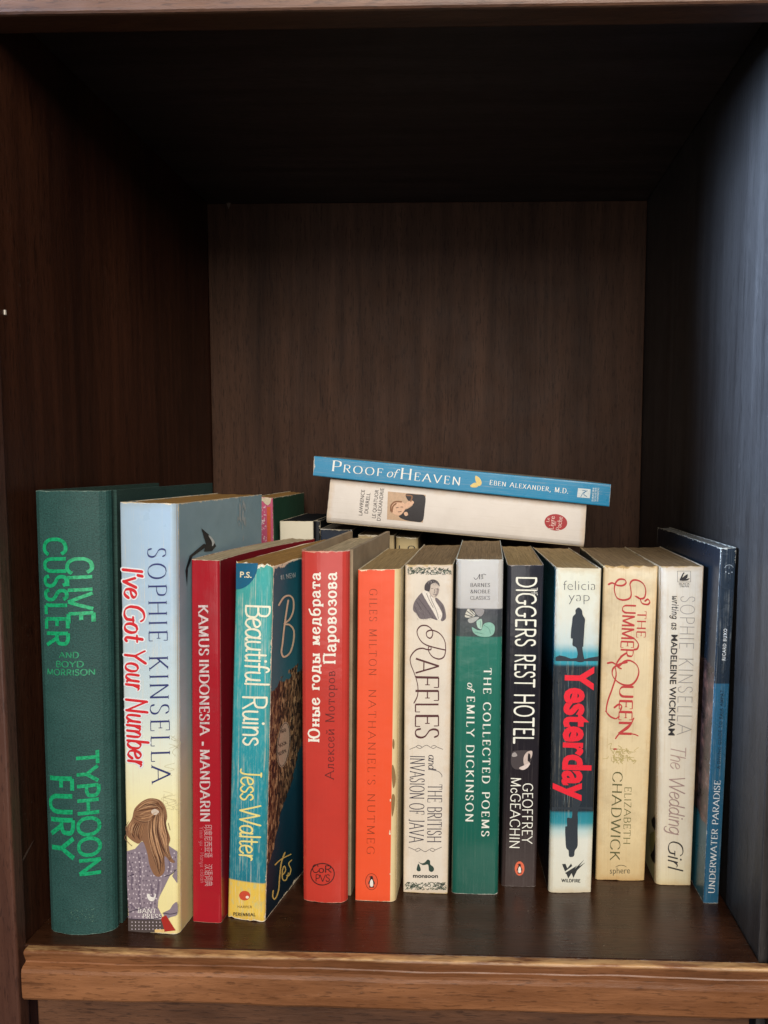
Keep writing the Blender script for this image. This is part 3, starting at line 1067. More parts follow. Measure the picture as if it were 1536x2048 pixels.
for s in ([(915, 1090), (900, 1130), (960, 1190)], [(930, 990), (905, 1040), (915, 1080)], [(1270, 1000), (1285, 1060)]):
    stick(B2, 'figure_print', pen(cat(ZB(*s), 5), .9), ink((120, 88, 66)), 6)
white = (240, 236, 230)
stick(B2, 'publisher_emblem', [blob(ZB((1090, 1590), (1110, 1578), (1122, 1600), (1150, 1605), (1158, 1578), (1168, 1590), (1150, 1632), (1120, 1638), (1098, 1618)))], ink(white), 6)
write(B2, 'publisher_lettering', 'BANT', (277.5, 1826), (314, 1827), 8.5, white, layer=6, T=.14, t=.07, serif=.1, st=.06, track=.2)
write(B2, 'publisher_lettering', 'PRESS', (287, 1836.5), (325, 1837), 8.5, white, layer=6, T=.14, t=.07, serif=.1, st=.06, track=.2)
scr = []
for k in range(9):
    x, y = rnd.uniform(1330, 1430), rnd.uniform(250, 950)
    scr += pen(cat(ZB(*[(min(1345, x - 90) + rnd.uniform(-60, 60), y + q * 26) for q in range(5)]), 4), .5)
stick(B2, 'pencil_scrawl', scr, ink((196, 186, 150)), 1)
orca = zoom(230, 960, 2.438)
stick(B2, 'cover_picture', [orca((418, 235), (450, 262), (476, 288), (490, 322), (470, 345), (430, 350), (440, 310), (428, 270)), orca((430, 310), (450, 320), (375, 372), (352, 430), (348, 520), (340, 440), (360, 370))], ink((24, 28, 34)), 1, 'right')
stick(B2, 'cover_picture', [blob(orca((452, 270), (470, 282), (482, 305), (470, 322), (468, 300)))], ink((206, 212, 212)), 2, 'right')
stick(B2, 'scuff_marks', [ell(483 + rnd.gauss(0, 4.5), 1028 + rnd.gauss(0, 15), rnd.uniform(.5, 1.6), rnd.uniform(2, 9), 8) for _ in range(34)], ink((172, 180, 182), .7), 1, 'right')

# --- 3 red dictionary
c, dd = standing(((382, 1118.6), (438, 1121), (442, 1847), (384.6, 1843)), 4)
W, H = dims(c)
B3 = make_book('dictionary_book', 'slim glossy crimson dictionary with silver capitals', c, dd, .118,
               cover_mat('crimson_vinyl', (166, 30, 42), W, H, .2, .00008, mott=.16, scuff=.02), cover_mat('crimson_board', (128, 20, 32), .12, H, .34, .0001, mott=.2, scuff=.06),
               PG_lt, rl=.0012, rr=.0014, bulge=.0002, jag=.00008, flare=.018, page_drop=.0003, seed=3)
sil = (222, 205, 205)
for tx, a, b in (('KAMUS', (397.5, 1205), (399, 1301)), ('INDONESIA', (399, 1310), (400.5, 1457)), ('MANDARIN', (400.5, 1487), (401.5, 1632))):
    write(B3, 'title_lettering', tx, a, b, 19, sil, T=.19, t=.07, phi=-.2, serif=.11, st=.06, track=.16, mat=foil(sil))
stick(B3, 'title_lettering', [[(404, 1471), (408, 1471), (408, 1479), (404, 1479)]], foil(sil))
sans(B3, 'chinese_lettering', '印度尼西亚语', (410.5, 1639), (411, 1707), 12, (196, 150, 152), offset=.004)
sans(B3, 'chinese_lettering', '汉语词典', (411, 1721), (411.5, 1767), 12, (196, 150, 152), offset=.004)
write(B3, 'small_lettering', "Yinni yu - Hanyu cidian", (400, 1643), (402, 1760), 8, (190, 110, 116), T=.1)

# --- 4 teal worn paperback
c, dd = standing(((471, 1122), (545, 1130), (528.5, 1843), (454, 1835)), 11)
W, H = dims(c)
teal4 = [(0, (232, 196, 84)), (.1105, (232, 196, 84)), (.1115, (30, 120, 140)), (.35, (34, 142, 160)), (.7, (56, 168, 176)), (1, (70, 168, 160))]


def worn_pic(t, base, u, v, uv):
    n = t.noise(t.scale(uv, (1, .3, 1)), 520, 4, .65)
    return t.mix(t.math('MULTIPLY', t.step(n, .5, .72), .45), base, (.25, .55, .52))


def cliff_pic(t, base, u, v, uv):
    vo = t.n('ShaderNodeTexVoronoi', distance='CHEBYCHEV')
    t.put(vo.inputs['Vector'], t.scale(uv, (1.5, .55, 1)))
    vo.inputs['Scale'].default_value = 520
    f = t.noise(t.scale(uv, (1, .5, 1)), 330, 6, .75)
    sepc = t.n('ShaderNodeSeparateColor')
    t.put(sepc.inputs[0], vo.outputs['Color'])
    rock = t.ramp(t.math('ADD', t.math('MULTIPLY', sepc.outputs[0], .42), t.math('MULTIPLY', f, .68)), [(.34, (.012, .014, .016)), (.5, (.08, .046, .028)), (.64, (.27, .15, .075)), (.78, (.50, .33, .17)), (.93, (.60, .48, .33))])
    rock = t.mix(t.step(t.noise(uv, 60, 4), .48, .62), rock, t.mix(.72, rock, (.015, .012, .014)))
    vo2 = t.noise(uv, 34, 4, .6)
    lim = t.math('ADD', v, t.math('MULTIPLY', t.math('SUBTRACT', vo2, .5), .05))
    hi = t.math('LESS_THAN', t.math('ADD', lim, t.math('MULTIPLY', u, -.05)), .1335 * 1.0)
    lo = t.math('GREATER_THAN', t.math('ADD', lim, t.math('MULTIPLY', u, -1.45)), .028)
    return t.mix(t.math('MULTIPLY', hi, lo), base, rock)


B4 = make_book('paperback_book', 'worn turquoise paperback with cream brush lettering and a yellow band at its foot', c, dd, .124,
               cover_mat('turquoise_print', teal4, W, H, .42, .0008, paper=(232, 220, 196), mott=.14, picture=worn_pic, scuff=.9, crease=.45, age=.3),
               cover_mat('cliff_print', [(0, (8, 34, 48)), (.3, (12, 62, 80)), (.6, (52, 110, 122)), (1, (20, 92, 110))], .124, H, .4, .0010, paper=(226, 212, 186), picture=cliff_pic),
               PG_gold, rl=.0016, rr=.0014, bulge=.0008, jag=.0006, page_drop=.0005, seed=4)
stick(B4, 'corner_patch', [[(472.5, 1126)] + [(472.5 + 45 * math.cos(a), 1126 + 50 * math.sin(a)) for a in [math.pi / 2 * i / 12 for i in range(13)]]], ink((28, 98, 132)), 0)
sans(B4, 'corner_lettering', 'P.S.', (481, 1152.5), (505, 1153.5), 10.5, (240, 226, 190), offset=.02)
cream4 = (246, 238, 212)
for tx, a, b, h, cc in (('Beautiful', (494, 1203), (492.5, 1362), 46, cream4), ('Ruins', (488, 1380), (489, 1480), 46, cream4), ('Jess', (484.5, 1526), (483, 1590), 40, (240, 224, 140)), ('Walter', (482.5, 1600), (481, 1712), 40, (240, 224, 140))):
    write(B4, 'brush_lettering', tx, a, b, h, cc, layer=2, T=.1, t=.075, phi=-.5, slant=.05, track=.0)
stick(B4, 'publisher_emblem', [ell(491, 1787, 11, 10)], ink((206, 78, 52)), 1)
stick(B4, 'publisher_emblem', [ell(496.5, 1790, 3.3, 3, 14)], ink((246, 226, 206)), 2)
write(B4, 'publisher_lettering', 'HARPER', (476.5, 1812.5), (505, 1813), 4.4, (120, 96, 48), T=.14, track=.25)
write(B4, 'publisher_lettering', 'PERENNIAL', (468, 1829), (512, 1830), 6, (52, 42, 34), T=.2, track=.2)
stick(B4, 'cover_lettering', pen(cat(ZC((838, 640), (880, 575), (930, 560), (962, 600), (960, 690), (930, 760), (885, 800), (930, 810), (965, 860), (960, 960), (930, 1050), (880, 1082), (860, 1040), (870, 960), (885, 820), (905, 680), (918, 600))), 3.4), ink((226, 204, 172)), 1, 'right')
write(B4, 'cover_lettering', '#1 NEW', ZC((855, 425))[0], ZC((985, 400))[0], 9, (170, 190, 190), T=.13, face='right')
stick(B4, 'award_seal', [ell(566, 1489, 13, 46, 30, .10)], ink((186, 166, 142)), 1, 'right')
stick(B4, 'award_seal', ring(566, 1489, 12, 44, 1.2, 30, .10), ink((40, 34, 34)), 2, 'right')
for q, (tx, a, b) in enumerate((('300', (561, 1466), (571, 1462)), ('BOOK', (558, 1494), (573, 1487)), ('REVIEW', (557, 1511), (572, 1503)))):
    write(B4, 'seal_lettering', tx, a, b, 6, (60, 52, 50), layer=2, T=.16, face='right')
stick(B4, 'cover_lettering', pen(cat(ZD((890, 1045), (860, 1130), (845, 1250), (835, 1370), (805, 1440), (785, 1420), (790, 1370))), 2.6) + pen(cat(ZD((805, 1150), (860, 1100), (940, 1060))), 2.2) + pen(cat(ZD((865, 1240), (895, 1200), (885, 1160), (868, 1200), (870, 1270), (898, 1280), (920, 1220))), 2.2) + pen(cat(ZD((945, 1110), (922, 1140), (940, 1190), (925, 1240), (905, 1240))), 2.2), ink((232, 200, 110)), 1, 'right')

# --- 5 red hardback, Russian
c, dd = standing(((600, 1101), (696, 1102), (692, 1804), (604, 1802)), 4)
W, H = dims(c)
boardm = cover_mat('grey_linen_board', [(0, (150, 134, 108)), (1, (168, 148, 122))], .13, H, .8, 0, mott=.35, dirt=.5)
B5 = make_book('hardback_book', 'glossy red hardback with grey boards and white Cyrillic lettering', c, dd, .120,
               cover_mat('red_laminate', [(0, (196, 62, 50)), (1, (198, 68, 62))], W, H, .17, .00035, paper=(214, 150, 130), mott=.14, scuff=.02, crease=.02), boardm,
               PG_lt, hard=True, bulge=.0013, jag=.00035, page_drop=.0045, seed=5)
wh5 = (250, 240, 228)
write(B5, 'title_lettering', 'Юные годы медбрата', (640, 1490), (642, 1147), 22.5, wh5, T=.17, t=.12, serif=.13, st=.10, track=.16)
write(B5, 'title_lettering', 'Паровозова', (672, 1333), (674, 1147), 23.5, wh5, T=.17, t=.12, serif=.13, st=.10, track=.16)
write(B5, 'author_lettering', 'Алексей Моторов', (668.5, 1564), (671, 1348), 17.5, (92, 30, 26), T=.08, t=.06, serif=.09, st=.06, track=.16)
blk5 = (56, 20, 18)
stick(B5, 'publisher_emblem', ring(646, 1748, 24.5, 21.5, 1.8), ink(blk5), 1)
write(B5, 'publisher_lettering', 'C', (626, 1745), (638, 1745), 15, blk5, T=.1)
write(B5, 'publisher_lettering', 'oR', (638.5, 1745), (664, 1745), 13, blk5, T=.1, serif=.05, st=.08, track=.05)
write(B5, 'publisher_lettering', 'PVS', (632, 1762), (661, 1762), 13, blk5, T=.1, serif=.05, st=.08, track=.06)

# --- 6 orange paperback
c, dd = standing(((715.6, 1139), (801, 1138), (791, 1802), (710, 1803.5)), 2.5)
W, H = dims(c)
B6 = make_book('paperback_book', 'slim bright orange paperback with thin dark capitals and cream covers', c, dd, .108,
               cover_mat('orange_print', [(0, (236, 88, 50)), (.802, (236, 88, 50)), (.812, (226, 206, 160)), (1, (214, 194, 146))], W, H, .36, .00034, paper=(240, 214, 180), mott=.06, scuff=.02, axis='u', crease=.02, age=.2), cover_mat('cream_board', (206, 190, 148), .108, H, .5, .0004, dirt=.55, mott=.2),
               PG_tan, rl=.0008, rr=.0034, bulge=.0002, jag=.0002, seed=6)
br6 = (150, 62, 30)
for tx, a, b in (('GILES', (739.5, 1178), (739, 1243.5)), ('MILTON', (739, 1259), (738, 1352)), ("NATHANIEL'S", (737.5, 1381), (735.5, 1571)), ('NUTMEG', (735.3, 1589), (734, 1709))):
    write(B6, 'title_lettering', tx, a, b, 15, br6, T=.075, t=.035, phi=-.2, serif=.06, st=.03, track=.34)
penguin(B6, 743.3, 1763, 12.5, 16.5, (228, 90, 56), (120, 48, 24))
stick(B6, 'stain', [blob([(784.5, 1532), (789, 1540), (791.5, 1562), (787, 1578), (784, 1558)]), blob([(785, 1590), (790, 1596), (788, 1622), (784, 1634), (783, 1606)]), blob([(786, 1480), (789, 1486), (788, 1500), (785, 1494)])], ink((142, 112, 70), .7), 1)
for yy in (1602, 1664, 1668, 1748):
    stick(B6, 'edge_nick', [ell(779 + rnd.uniform(-1.4, 1.2) + (1806 - yy) * .0075, yy, rnd.uniform(.8, 1.9), rnd.uniform(1, 4), 7)], ink((240, 222, 190), .6), 1)

# --- 7 white paperback with portrait
c, dd = standing(((810, 1129), (906, 1129), (895, 1787), (806, 1786)), 2)
W, H = dims(c)
B7 = make_book('paperback_book', 'cream paperback with a small engraved portrait and leafy bands on its spine', c, dd, .108,
               cover_mat('cream_print', (224, 214, 200), W, H, .4, .0005, paper=(196, 172, 128), mott=.1, dirt=.16, scuff=.2, crease=.16, age=.4), cover_mat('leaf_board', (150, 142, 120), .108, H, .5, .0006, dirt=.5),
               PG_old, rl=.0012, rr=.0012, bulge=.0003, jag=.0003, seed=7)
rnd = random.Random(11)
lf, lf2 = [], []
for (x0, x1, y0, y1) in ((815, 904, 1134, 1150), (809, 893, 1764, 1780)):
    for k in range(150):
        x, y = rnd.uniform(x0, x1), rnd.uniform(y0 + 1, y1 - 1)
        a = rnd.choice((.7, -.7, .3, 2.2)) + rnd.uniform(-.3, .3)
        L, q = rnd.uniform(2.5, 5), rnd.uniform(.5, 1.1)
        cx, sx = math.cos(a), math.sin(a)
        P = [(x - cx * L, y - sx * L), (x - sx * q, y + cx * q), (x + cx * L, y + sx * L), (x + sx * q, y - cx * q)]
        P = [(min(x1, max(x0, u)), min(y1, max(y0, v))) for u, v in P]
        (lf if k % 3 else lf2).append(P)
for up in (0, 1):
    stick(B7, 'leaf_band', [p for p in lf if (p[0][1] < 1400) == bool(up)], ink((92, 104, 88)), 1)
    stick(B7, 'leaf_band', [p for p in lf2 if (p[0][1] < 1400) == bool(up)], ink((52, 62, 56)), 2)
grey7, dark7 = (112, 102, 106), (64, 56, 60)
stick(B7, 'portrait_print', [blob(ZE((695, 512), (640, 570), (610, 630), (608, 690), (640, 722), (672, 770), (730, 772), (780, 767), (842, 782), (800, 700), (752, 620), (712, 560)), 4), blob(ZE((822, 562), (852, 580), (900, 640), (920, 720), (920, 768), (890, 795), (872, 782), (886, 722), (852, 645), (822, 592)), 4)], ink(grey7), 1)
stick(B7, 'portrait_print', [blob(ZE((716, 478), (720, 436), (748, 402), (790, 382), (832, 393), (857, 422), (860, 452), (848, 438), (824, 416), (798, 420), (777, 434), (772, 466), (762, 500), (742, 497), (726, 492)), 4)], ink(dark7), 3)
stick(B7, 'portrait_print', [blob(ZE((768, 455), (790, 425), (830, 412), (854, 445), (858, 480), (850, 520), (834, 548), (806, 562), (780, 536), (764, 500)), 4)], ink((206, 192, 180)), 2)
stick(B7, 'portrait_print', [blob(ZE((695, 512), (730, 492), (776, 532), (800, 565), (818, 590), (850, 650), (884, 725), (870, 782), (842, 780), (795, 695), (745, 612), (712, 552)), 4)], ink((234, 226, 216)), 2)
fl = [[(778, 474), (798, 470)], [(822, 474), (846, 478)], [(812, 478), (816, 508), (806, 514)], [(800, 530), (816, 528), (830, 532)], [(770, 540), (790, 600), (830, 690), (850, 770)], [(735, 520), (760, 580), (800, 660)], [(640, 600), (690, 690), (720, 765)], [(660, 570), (740, 680), (800, 765)], [(620, 650), (660, 740)], [(880, 640), (900, 710), (900, 780)]]
stick(B7, 'portrait_print', [p for s in fl for p in pen(cat(ZE(*s), 5), .8)], ink(dark7), 4)
stick(B7, 'portrait_print', [blob(ZE((836, 470), (856, 480), (848, 520), (832, 546), (812, 552), (828, 520)), 3), blob(ZE((764, 500), (778, 532), (800, 560), (786, 552), (768, 525)), 3)], ink((156, 142, 136)), 3)
stick(B7, 'portrait_print', [ZE(*ell(772, 770, 9, 7, 10)), ZE(*ell(868, 740, 5, 7, 10))], ink((214, 204, 196)), 4)
hat = []
for k in range(60):
    x, y = rnd.uniform(620, 790), rnd.uniform(560, 765)
    if y > 1150 - x * .85 and x < 560 + (y - 500) * 1.05:
        hat += pen(ZE((x, y), (x + 14, y + 22)), .35)
for k in range(14):
    x, y = rnd.uniform(725, 845), rnd.uniform(388, 435)
    hat += pen(cat(ZE((x, y), (x + 10, y + 8), (x + 14, y + 22)), 3), .5)
stick(B7, 'portrait_print', hat, ink((150, 142, 142)), 5)
mar = (86, 44, 46)
sw = [(915, 1078), (800, 1050), (710, 1015), (660, 955), (645, 890), (680, 842), (740, 840), (788, 880), (793, 930), (770, 962), (737, 940), (740, 898), (790, 884), (860, 915), (908, 985), (918, 1075), (900, 1145), (850, 1165), (790, 1140), (755, 1085), (757, 1045), (775, 1045), (776, 1072), (740, 1072), (690, 1060), (630, 1080), (582, 1145), (584, 1215), (620, 1310), (650, 1420), (648, 1520), (615, 1592)]
stick(B7, 'title_lettering', pen(cat(ZE(*sw), 7), 1.5, 2.8, -.3), ink(mar), 1)
for tx, a, b in (('A', (832, 1322), (831.5, 1351)), ('F', (831.5, 1355), (831, 1380)), ('F', (831, 1383), (831, 1407)), ('L', (831, 1411), (831, 1430)), ('E', (831, 1433), (831, 1459)), ('S', (831, 1462), (831, 1483))):
    write(B7, 'title_lettering', tx, a, b, 46, mar, T=.10, t=.045, phi=-.2, serif=.05, st=.03, track=.1)
orn = [[(575, 308), (630, 285), (655, 270), (690, 285), (670, 300), (640, 285)], [(690, 290), (735, 268), (775, 290)], [(890, 308), (835, 285), (810, 270), (780, 285), (800, 300), (828, 285)]]
stick(B7, 'ornament', [p for s in orn for p in pen(cat(ZF(*s), 6), .5, 1.2)], ink((120, 112, 110)), 1)
stick(B7, 'ornament', [p for s in orn for p in pen(cat(ZF(*[(x - 12, 1540 - y) for x, y in s]), 6), .5, 1.2)], ink((120, 112, 110)), 1)
blu7 = (52, 48, 66)
write(B7, 'title_lettering', 'and', (857.5, 1515), (857, 1544), 15, blu7, T=.1, t=.06, slant=.1, track=.03)
stick(B7, 'title_lettering', pen(cat(ZF((755, 500), (800, 505), (850, 520), (880, 550), (882, 572))), .9), ink(blu7), 1)
write(B7, 'title_lettering', 'THE BRITISH', (856, 1573.5), (854.5, 1687), 28, blu7, T=.11, t=.04, serif=.09, st=.03, track=.14)
write(B7, 'title_lettering', 'INVASION OF JAVA', (820.5, 1517), (818.5, 1687), 29, blu7, T=.11, t=.04, serif=.09, st=.03, track=.14)
stick(B7, 'publisher_emblem', [blob(ZF((655, 1368), (690, 1382), (720, 1372), (745, 1348), (768, 1358), (772, 1392), (800, 1415), (806, 1445), (785, 1462), (760, 1450), (755, 1415), (745, 1392), (700, 1398)), 4), blob(ZF((658, 1385), (678, 1430), (676, 1452), (652, 1455), (640, 1440), (645, 1415)), 4)], ink((44, 66, 58)), 1)
sans(B7, 'publisher_lettering', 'monsoon', (826, 1755.5), (876, 1756), 7.2, (36, 38, 40), offset=.03)

# --- 8 green classics paperback
c, dd = standing(((912, 1118), (1007, 1119), (996, 1789), (902, 1788)), 1)
W, H = dims(c)
gr8 = [(0, (28, 88, 76)), (.76, (44, 116, 100)), (.7735, (44, 116, 100)), (.7745, (58, 70, 70)), (.8555, (62, 64, 70)), (.8565, (188, 186, 184)), (1, (198, 196, 192))]
B8 = make_book('paperback_book', 'green paperback with a silver-grey top and a petal picture above white capitals', c, dd, .108,
               cover_mat('green_silver_print', gr8, W, H, .16, .0003, paper=(206, 206, 196), mott=.1, scuff=.05, crease=.04), cover_mat('green_board', (30, 84, 76), .108, H, .3, .0006, paper=(180, 190, 184)),
               PG_old, rl=.0030, rr=.0028, bulge=.0003, jag=.0002, seed=8)
dk8 = (70, 68, 70)
for tx, a, b in (('BARNES', (941, 1172), (980, 1172)), ('&NOBLE', (941, 1184.5), (980, 1184.5)), ('CLASSICS', (941, 1197), (980, 1197))):
    write(B8, 'series_lettering', tx, a, b, 7, dk8, T=.14, t=.06, serif=.08, st=.05, track=.2)
stick(B8, 'series_emblem', pen(cat(ZE((1190, 355), (1205, 372), (1225, 360), (1240, 330))), 1.0) + pen(ZE((1245, 325), (1245, 368)), 1.5) + pen(cat(ZE((1258, 330), (1275, 340), (1262, 348), (1278, 360), (1258, 368))), .9) + pen(cat(ZE((1262, 330), (1285, 322), (1306, 330))), 1.0), ink(dk8), 1)
pet = [([(1130, 650), (1110, 690), (1105, 725), (1150, 730), (1195, 715), (1200, 690), (1165, 660)], (214, 210, 196)), ([(1195, 655), (1215, 700), (1250, 720), (1280, 695), (1285, 655), (1240, 647)], (150, 146, 146)), ([(1135, 745), (1140, 775), (1175, 780), (1215, 755), (1240, 725), (1190, 725)], (176, 176, 172)), ([(1215, 770), (1225, 820), (1260, 840), (1270, 800), (1265, 745), (1235, 750)], (168, 200, 184)), ([(1172, 820), (1185, 870), (1240, 905), (1330, 910), (1380, 880), (1388, 810), (1345, 775), (1285, 790), (1262, 845), (1220, 845)], (136, 184, 166))]
for k, (p, cc) in enumerate(pet):
    stick(B8, 'petal_picture', [blob(ZE(*p), 4)], ink(cc), 1 + k)
stick(B8, 'petal_picture', [p for s in ([(1120, 665), (1180, 710)], [(1108, 700), (1175, 722)], [(1150, 655), (1195, 700)]) for p in pen(ZE(*s), 1.3)], ink((70, 70, 74)), 7)
stick(B8, 'petal_picture', [p for s in ([(1250, 760), (1258, 820)], [(1285, 800), (1330, 830), (1350, 880)], [(1200, 865), (1270, 880)]) for p in pen(cat(ZE(*s), 4), .9)], ink((84, 136, 120)), 7)
wh8 = (236, 236, 226)
write(B8, 'title_lettering', 'THE COLLECTED POEMS', (967.7, 1332), (963, 1669), 15, wh8, T=.16, t=.065, phi=-.15, serif=.10, st=.055, track=.30)
write(B8, 'title_lettering', 'of', (935.5, 1360), (935, 1375), 14, wh8, T=.13, t=.08, slant=.2, track=.02)
write(B8, 'author_lettering', 'EMILY DICKINSON', (934, 1388), (931, 1639), 15.5, wh8, T=.16, t=.065, phi=-.15, serif=.10, st=.055, track=.30)
stick(B8, 'scratches', [p for s in ([(1330, 1270), (1310, 1440)], [(1240, 1420), (1210, 1600)], [(1100, 1500), (1060, 1650)], [(1165, 1510), (1145, 1660)], [(1130, 1500), (1115, 1600)], [(1280, 1480), (1250, 1650)]) for p in pen(ZF(*s), 1.4, taper=.9)], ink((74, 124, 112), .3), 1)

# --- 9 black paperback
c, dd = standing(((1015, 1130), (1088, 1130), (1072, 1774), (1002, 1772)), 0)
W, H = dims(c)
B9 = make_book('paperback_book', 'narrow black paperback with tall thin white capitals and a small orange oval', c, dd, .104,
               cover_mat('black_print', [(0, (66, 52, 50)), (.25, (44, 38, 42)), (.6, (36, 36, 44)), (1, (46, 48, 58))], W, H, .14, .0002, paper=(150, 142, 138), mott=.3, scuff=.3, crease=.10), cover_mat('black_board', (26, 28, 36), .104, H, .3, .0003, paper=(120, 112, 100)),
               PG_tan, rl=.0024, rr=.0016, bulge=.0004, jag=.0002, seed=9)
wh9 = (248, 246, 232)
for tx, a, b in (('DIGGERS', (1034, 1152.6), (1031.5, 1292.7)), ('REST', (1031.2, 1308.4), (1030, 1374)), ('HOTEL', (1029.7, 1388), (1028, 1486.5))):
    write(B9, 'title_lettering', tx, a, b, 38, wh9, T=.115, track=.12)
write(B9, 'title_lettering', 'THE', (1062, 1175.5), (1062, 1190.5), 12.5, (214, 214, 210), T=.12, track=.1)
write(B9, 'author_lettering', 'GEOFFREY', (1045.8, 1567), (1044.3, 1686), 19.5, wh9, T=.105, t=.085, track=.14)
write(B9, 'author_lettering', 'McGEACHIN', (1022.3, 1555), (1019.2, 1696), 19, wh9, T=.105, t=.085, track=.14)
for p, cc, l in (([(130, 350), (190, 330), (300, 330), (345, 350), (340, 420), (310, 480), (230, 530), (150, 525), (118, 460)], (72, 64, 66), 1), ([(135, 360), (165, 350), (185, 385), (150, 398), (128, 390)], (168, 160, 158), 2),
                 ([(255, 400), (290, 345), (345, 335), (340, 400), (310, 440), (322, 480), (280, 500), (255, 470)], (206, 188, 180), 2), ([(305, 360), (325, 375), (325, 440), (300, 445), (298, 410)], (34, 28, 32), 3), ([(205, 515), (280, 480), (322, 462), (300, 510), (245, 538)], (222, 206, 200), 3)):
    stick(B9, 'photo_print', [blob(ZH(*p), 4)], ink(cc), l)
penguin(B9, 1039, 1736, 9.6, 14.2, (226, 108, 76), None)

# --- 10 cream, teal and black paperback
c, dd = standing(((1113, 1135), (1203, 1137), (1182, 1785), (1097, 1785)), -3)
W, H = dims(c)
y10 = [(0, (214, 212, 196)), (.165, (218, 220, 210)), (.195, (182, 206, 206)), (.22, (52, 142, 158)), (.252, (44, 130, 148)), (.258, (42, 50, 58)), (.705, (42, 50, 58)), (.712, (52, 150, 168)), (.745, (74, 164, 182)), (.775, (196, 210, 208)), (.85, (218, 220, 208)), (1, (222, 220, 200))]
B10 = make_book('paperback_book', 'cream and teal paperback with a black silhouette and thick red lettering', c, dd, .106,
                cover_mat('silhouette_print', y10, W, H, .3, .0003, mott=.07, scuff=.2, crease=.16, age=.4), cover_mat('dark_teal_board', [(0, (22, 28, 36)), (.65, (20, 28, 38)), (.75, (20, 92, 120)), (.9, (60, 120, 128)), (1, (48, 84, 92))], .106, H, .3, .0005),
                PG_tan, rl=.0024, rr=.0008, bulge=.0003, jag=.0002, seed=10)
sans(B10, 'author_lettering', 'felicia', (1126.5, 1181), (1192, 1181), 19.5, (70, 74, 76), offset=-.022)
sans(B10, 'author_lettering', 'yap', (1137, 1203.5), (1179, 1203.5), 19.5, (70, 74, 76), offset=-.022)
sil10 = (46, 54, 62)
stick(B10, 'silhouette_print', [blob(ZG((845, 787), (880, 815), (890, 870), (915, 915), (910, 980), (905, 1070), (900, 1130), (895, 1215), (885, 1218), (895, 1300), (905, 1375), (820, 1375), (835, 1300), (820, 1225), (780, 1200), (782, 1130), (762, 1120), (765, 1030), (775, 960), (782, 890), (812, 855), (812, 815)), 3)], ink(sil10), 1)
stick(B10, 'silhouette_print', [blob(ZH((790, 860), (870, 880), (850, 960), (835, 1020), (838, 1075), (835, 1200), (835, 1360), (805, 1410), (795, 1470), (745, 1475), (738, 1410), (712, 1380), (703, 1260), (703, 1160), (722, 1150), (722, 1065), (770, 1065), (778, 1000), (780, 920)), 3)], ink(sil10), 1)
hz = [ZG((598, 1330), (640, 1310), (700, 1322), (760, 1345), (820, 1338), (900, 1352), (960, 1336), (1062, 1320), (1060, 1372), (598, 1372)), ZH((556, 1000), (620, 968), (700, 975), (780, 985), (860, 965), (930, 972), (995, 985), (995, 950), (558, 950))]
stick(B10, 'silhouette_print', hz, ink(sil10), 1)
red10 = (232, 36, 54)
sans(B10, 'title_lettering', 'Yesterday', (1132.5, 1334), (1125, 1603), 53, red10, layer=2, offset=.035)
lk10 = []
for a, b in (((712, 1390), (716, 1500)), ((725, 1500), (735, 1680)), ((950, 1400), (955, 1530)), ((940, 1810), (945, 1980))):
    lk10 += pen([ZG(a)[0], ZG(((a[0] + b[0]) / 2 + 5, (a[1] + b[1]) / 2))[0], ZG(b)[0]], .8, taper=.7)
for a, b in (((690, 60), (695, 320)), ((930, 60), (925, 480)), ((680, 450), (690, 700)), ((690, 800), (685, 930)), ((725, 740), (722, 910))):
    lk10 += pen([ZH(a)[0], ZH(((a[0] + b[0]) / 2 + 4, (a[1] + b[1]) / 2))[0], ZH(b)[0]], .8, taper=.7)
stick(B10, 'hairline_print', lk10, ink((120, 136, 140)), 1)
stick(B10, 'publisher_emblem', [ZH((668, 1555), (705, 1552), (725, 1600), (765, 1548), (778, 1575), (700, 1632)), ZH((700, 1648), (830, 1570), (800, 1610), (905, 1508), (850, 1580), (915, 1540), (830, 1620), (790, 1700), (770, 1650), (735, 1705), (715, 1660))], ink((40, 44, 46)), 1)
write(B10, 'publisher_lettering', 'WILDFIRE', (1123, 1763), (1160, 1764), 5.6, (40, 44, 46), T=.2, track=.16)

# --- 11 yellowed cream paperback, red swash title
c, dd = standing(((1207, 1131), (1317, 1131), (1289, 1760), (1191, 1761)), 0)
W, H = dims(c)
B11 = make_book('paperback_book', 'thick yellowed cream paperback with red swash lettering and green author name', c, dd, .100,
                cover_mat('yellowed_print', [(0, (206, 180, 132)), (.15, (220, 200, 158)), (1, (228, 212, 180))], W, H, .45, .0007, paper=(178, 146, 96), mott=.14, dirt=.36, scuff=.4, crease=.3, age=.45), cover_mat('dark_olive_board', (58, 54, 40), .1, H, .5, .0009, paper=(200, 180, 140), dirt=.3),
                PG_old, rl=.0012, rr=.0012, bulge=.0006, jag=.0005, seed=11)
rd = (190, 62, 62)
write(B11, 'title_lettering', 'THE', (1274, 1228), (1272, 1283), 18, rd, T=.12, t=.05, phi=-.3, serif=.06, st=.03, track=.12)
write(B11, 'title_lettering', 'UMMER', (1245, 1213), (1240, 1324), 25, rd, T=.14, t=.055, phi=-.3, serif=.05, st=.03, track=.06)
write(B11, 'title_lettering', 'UEEN', (1239, 1381), (1236, 1482), 26, rd, T=.14, t=.055, phi=-.3, serif=.05, st=.03, track=.06)
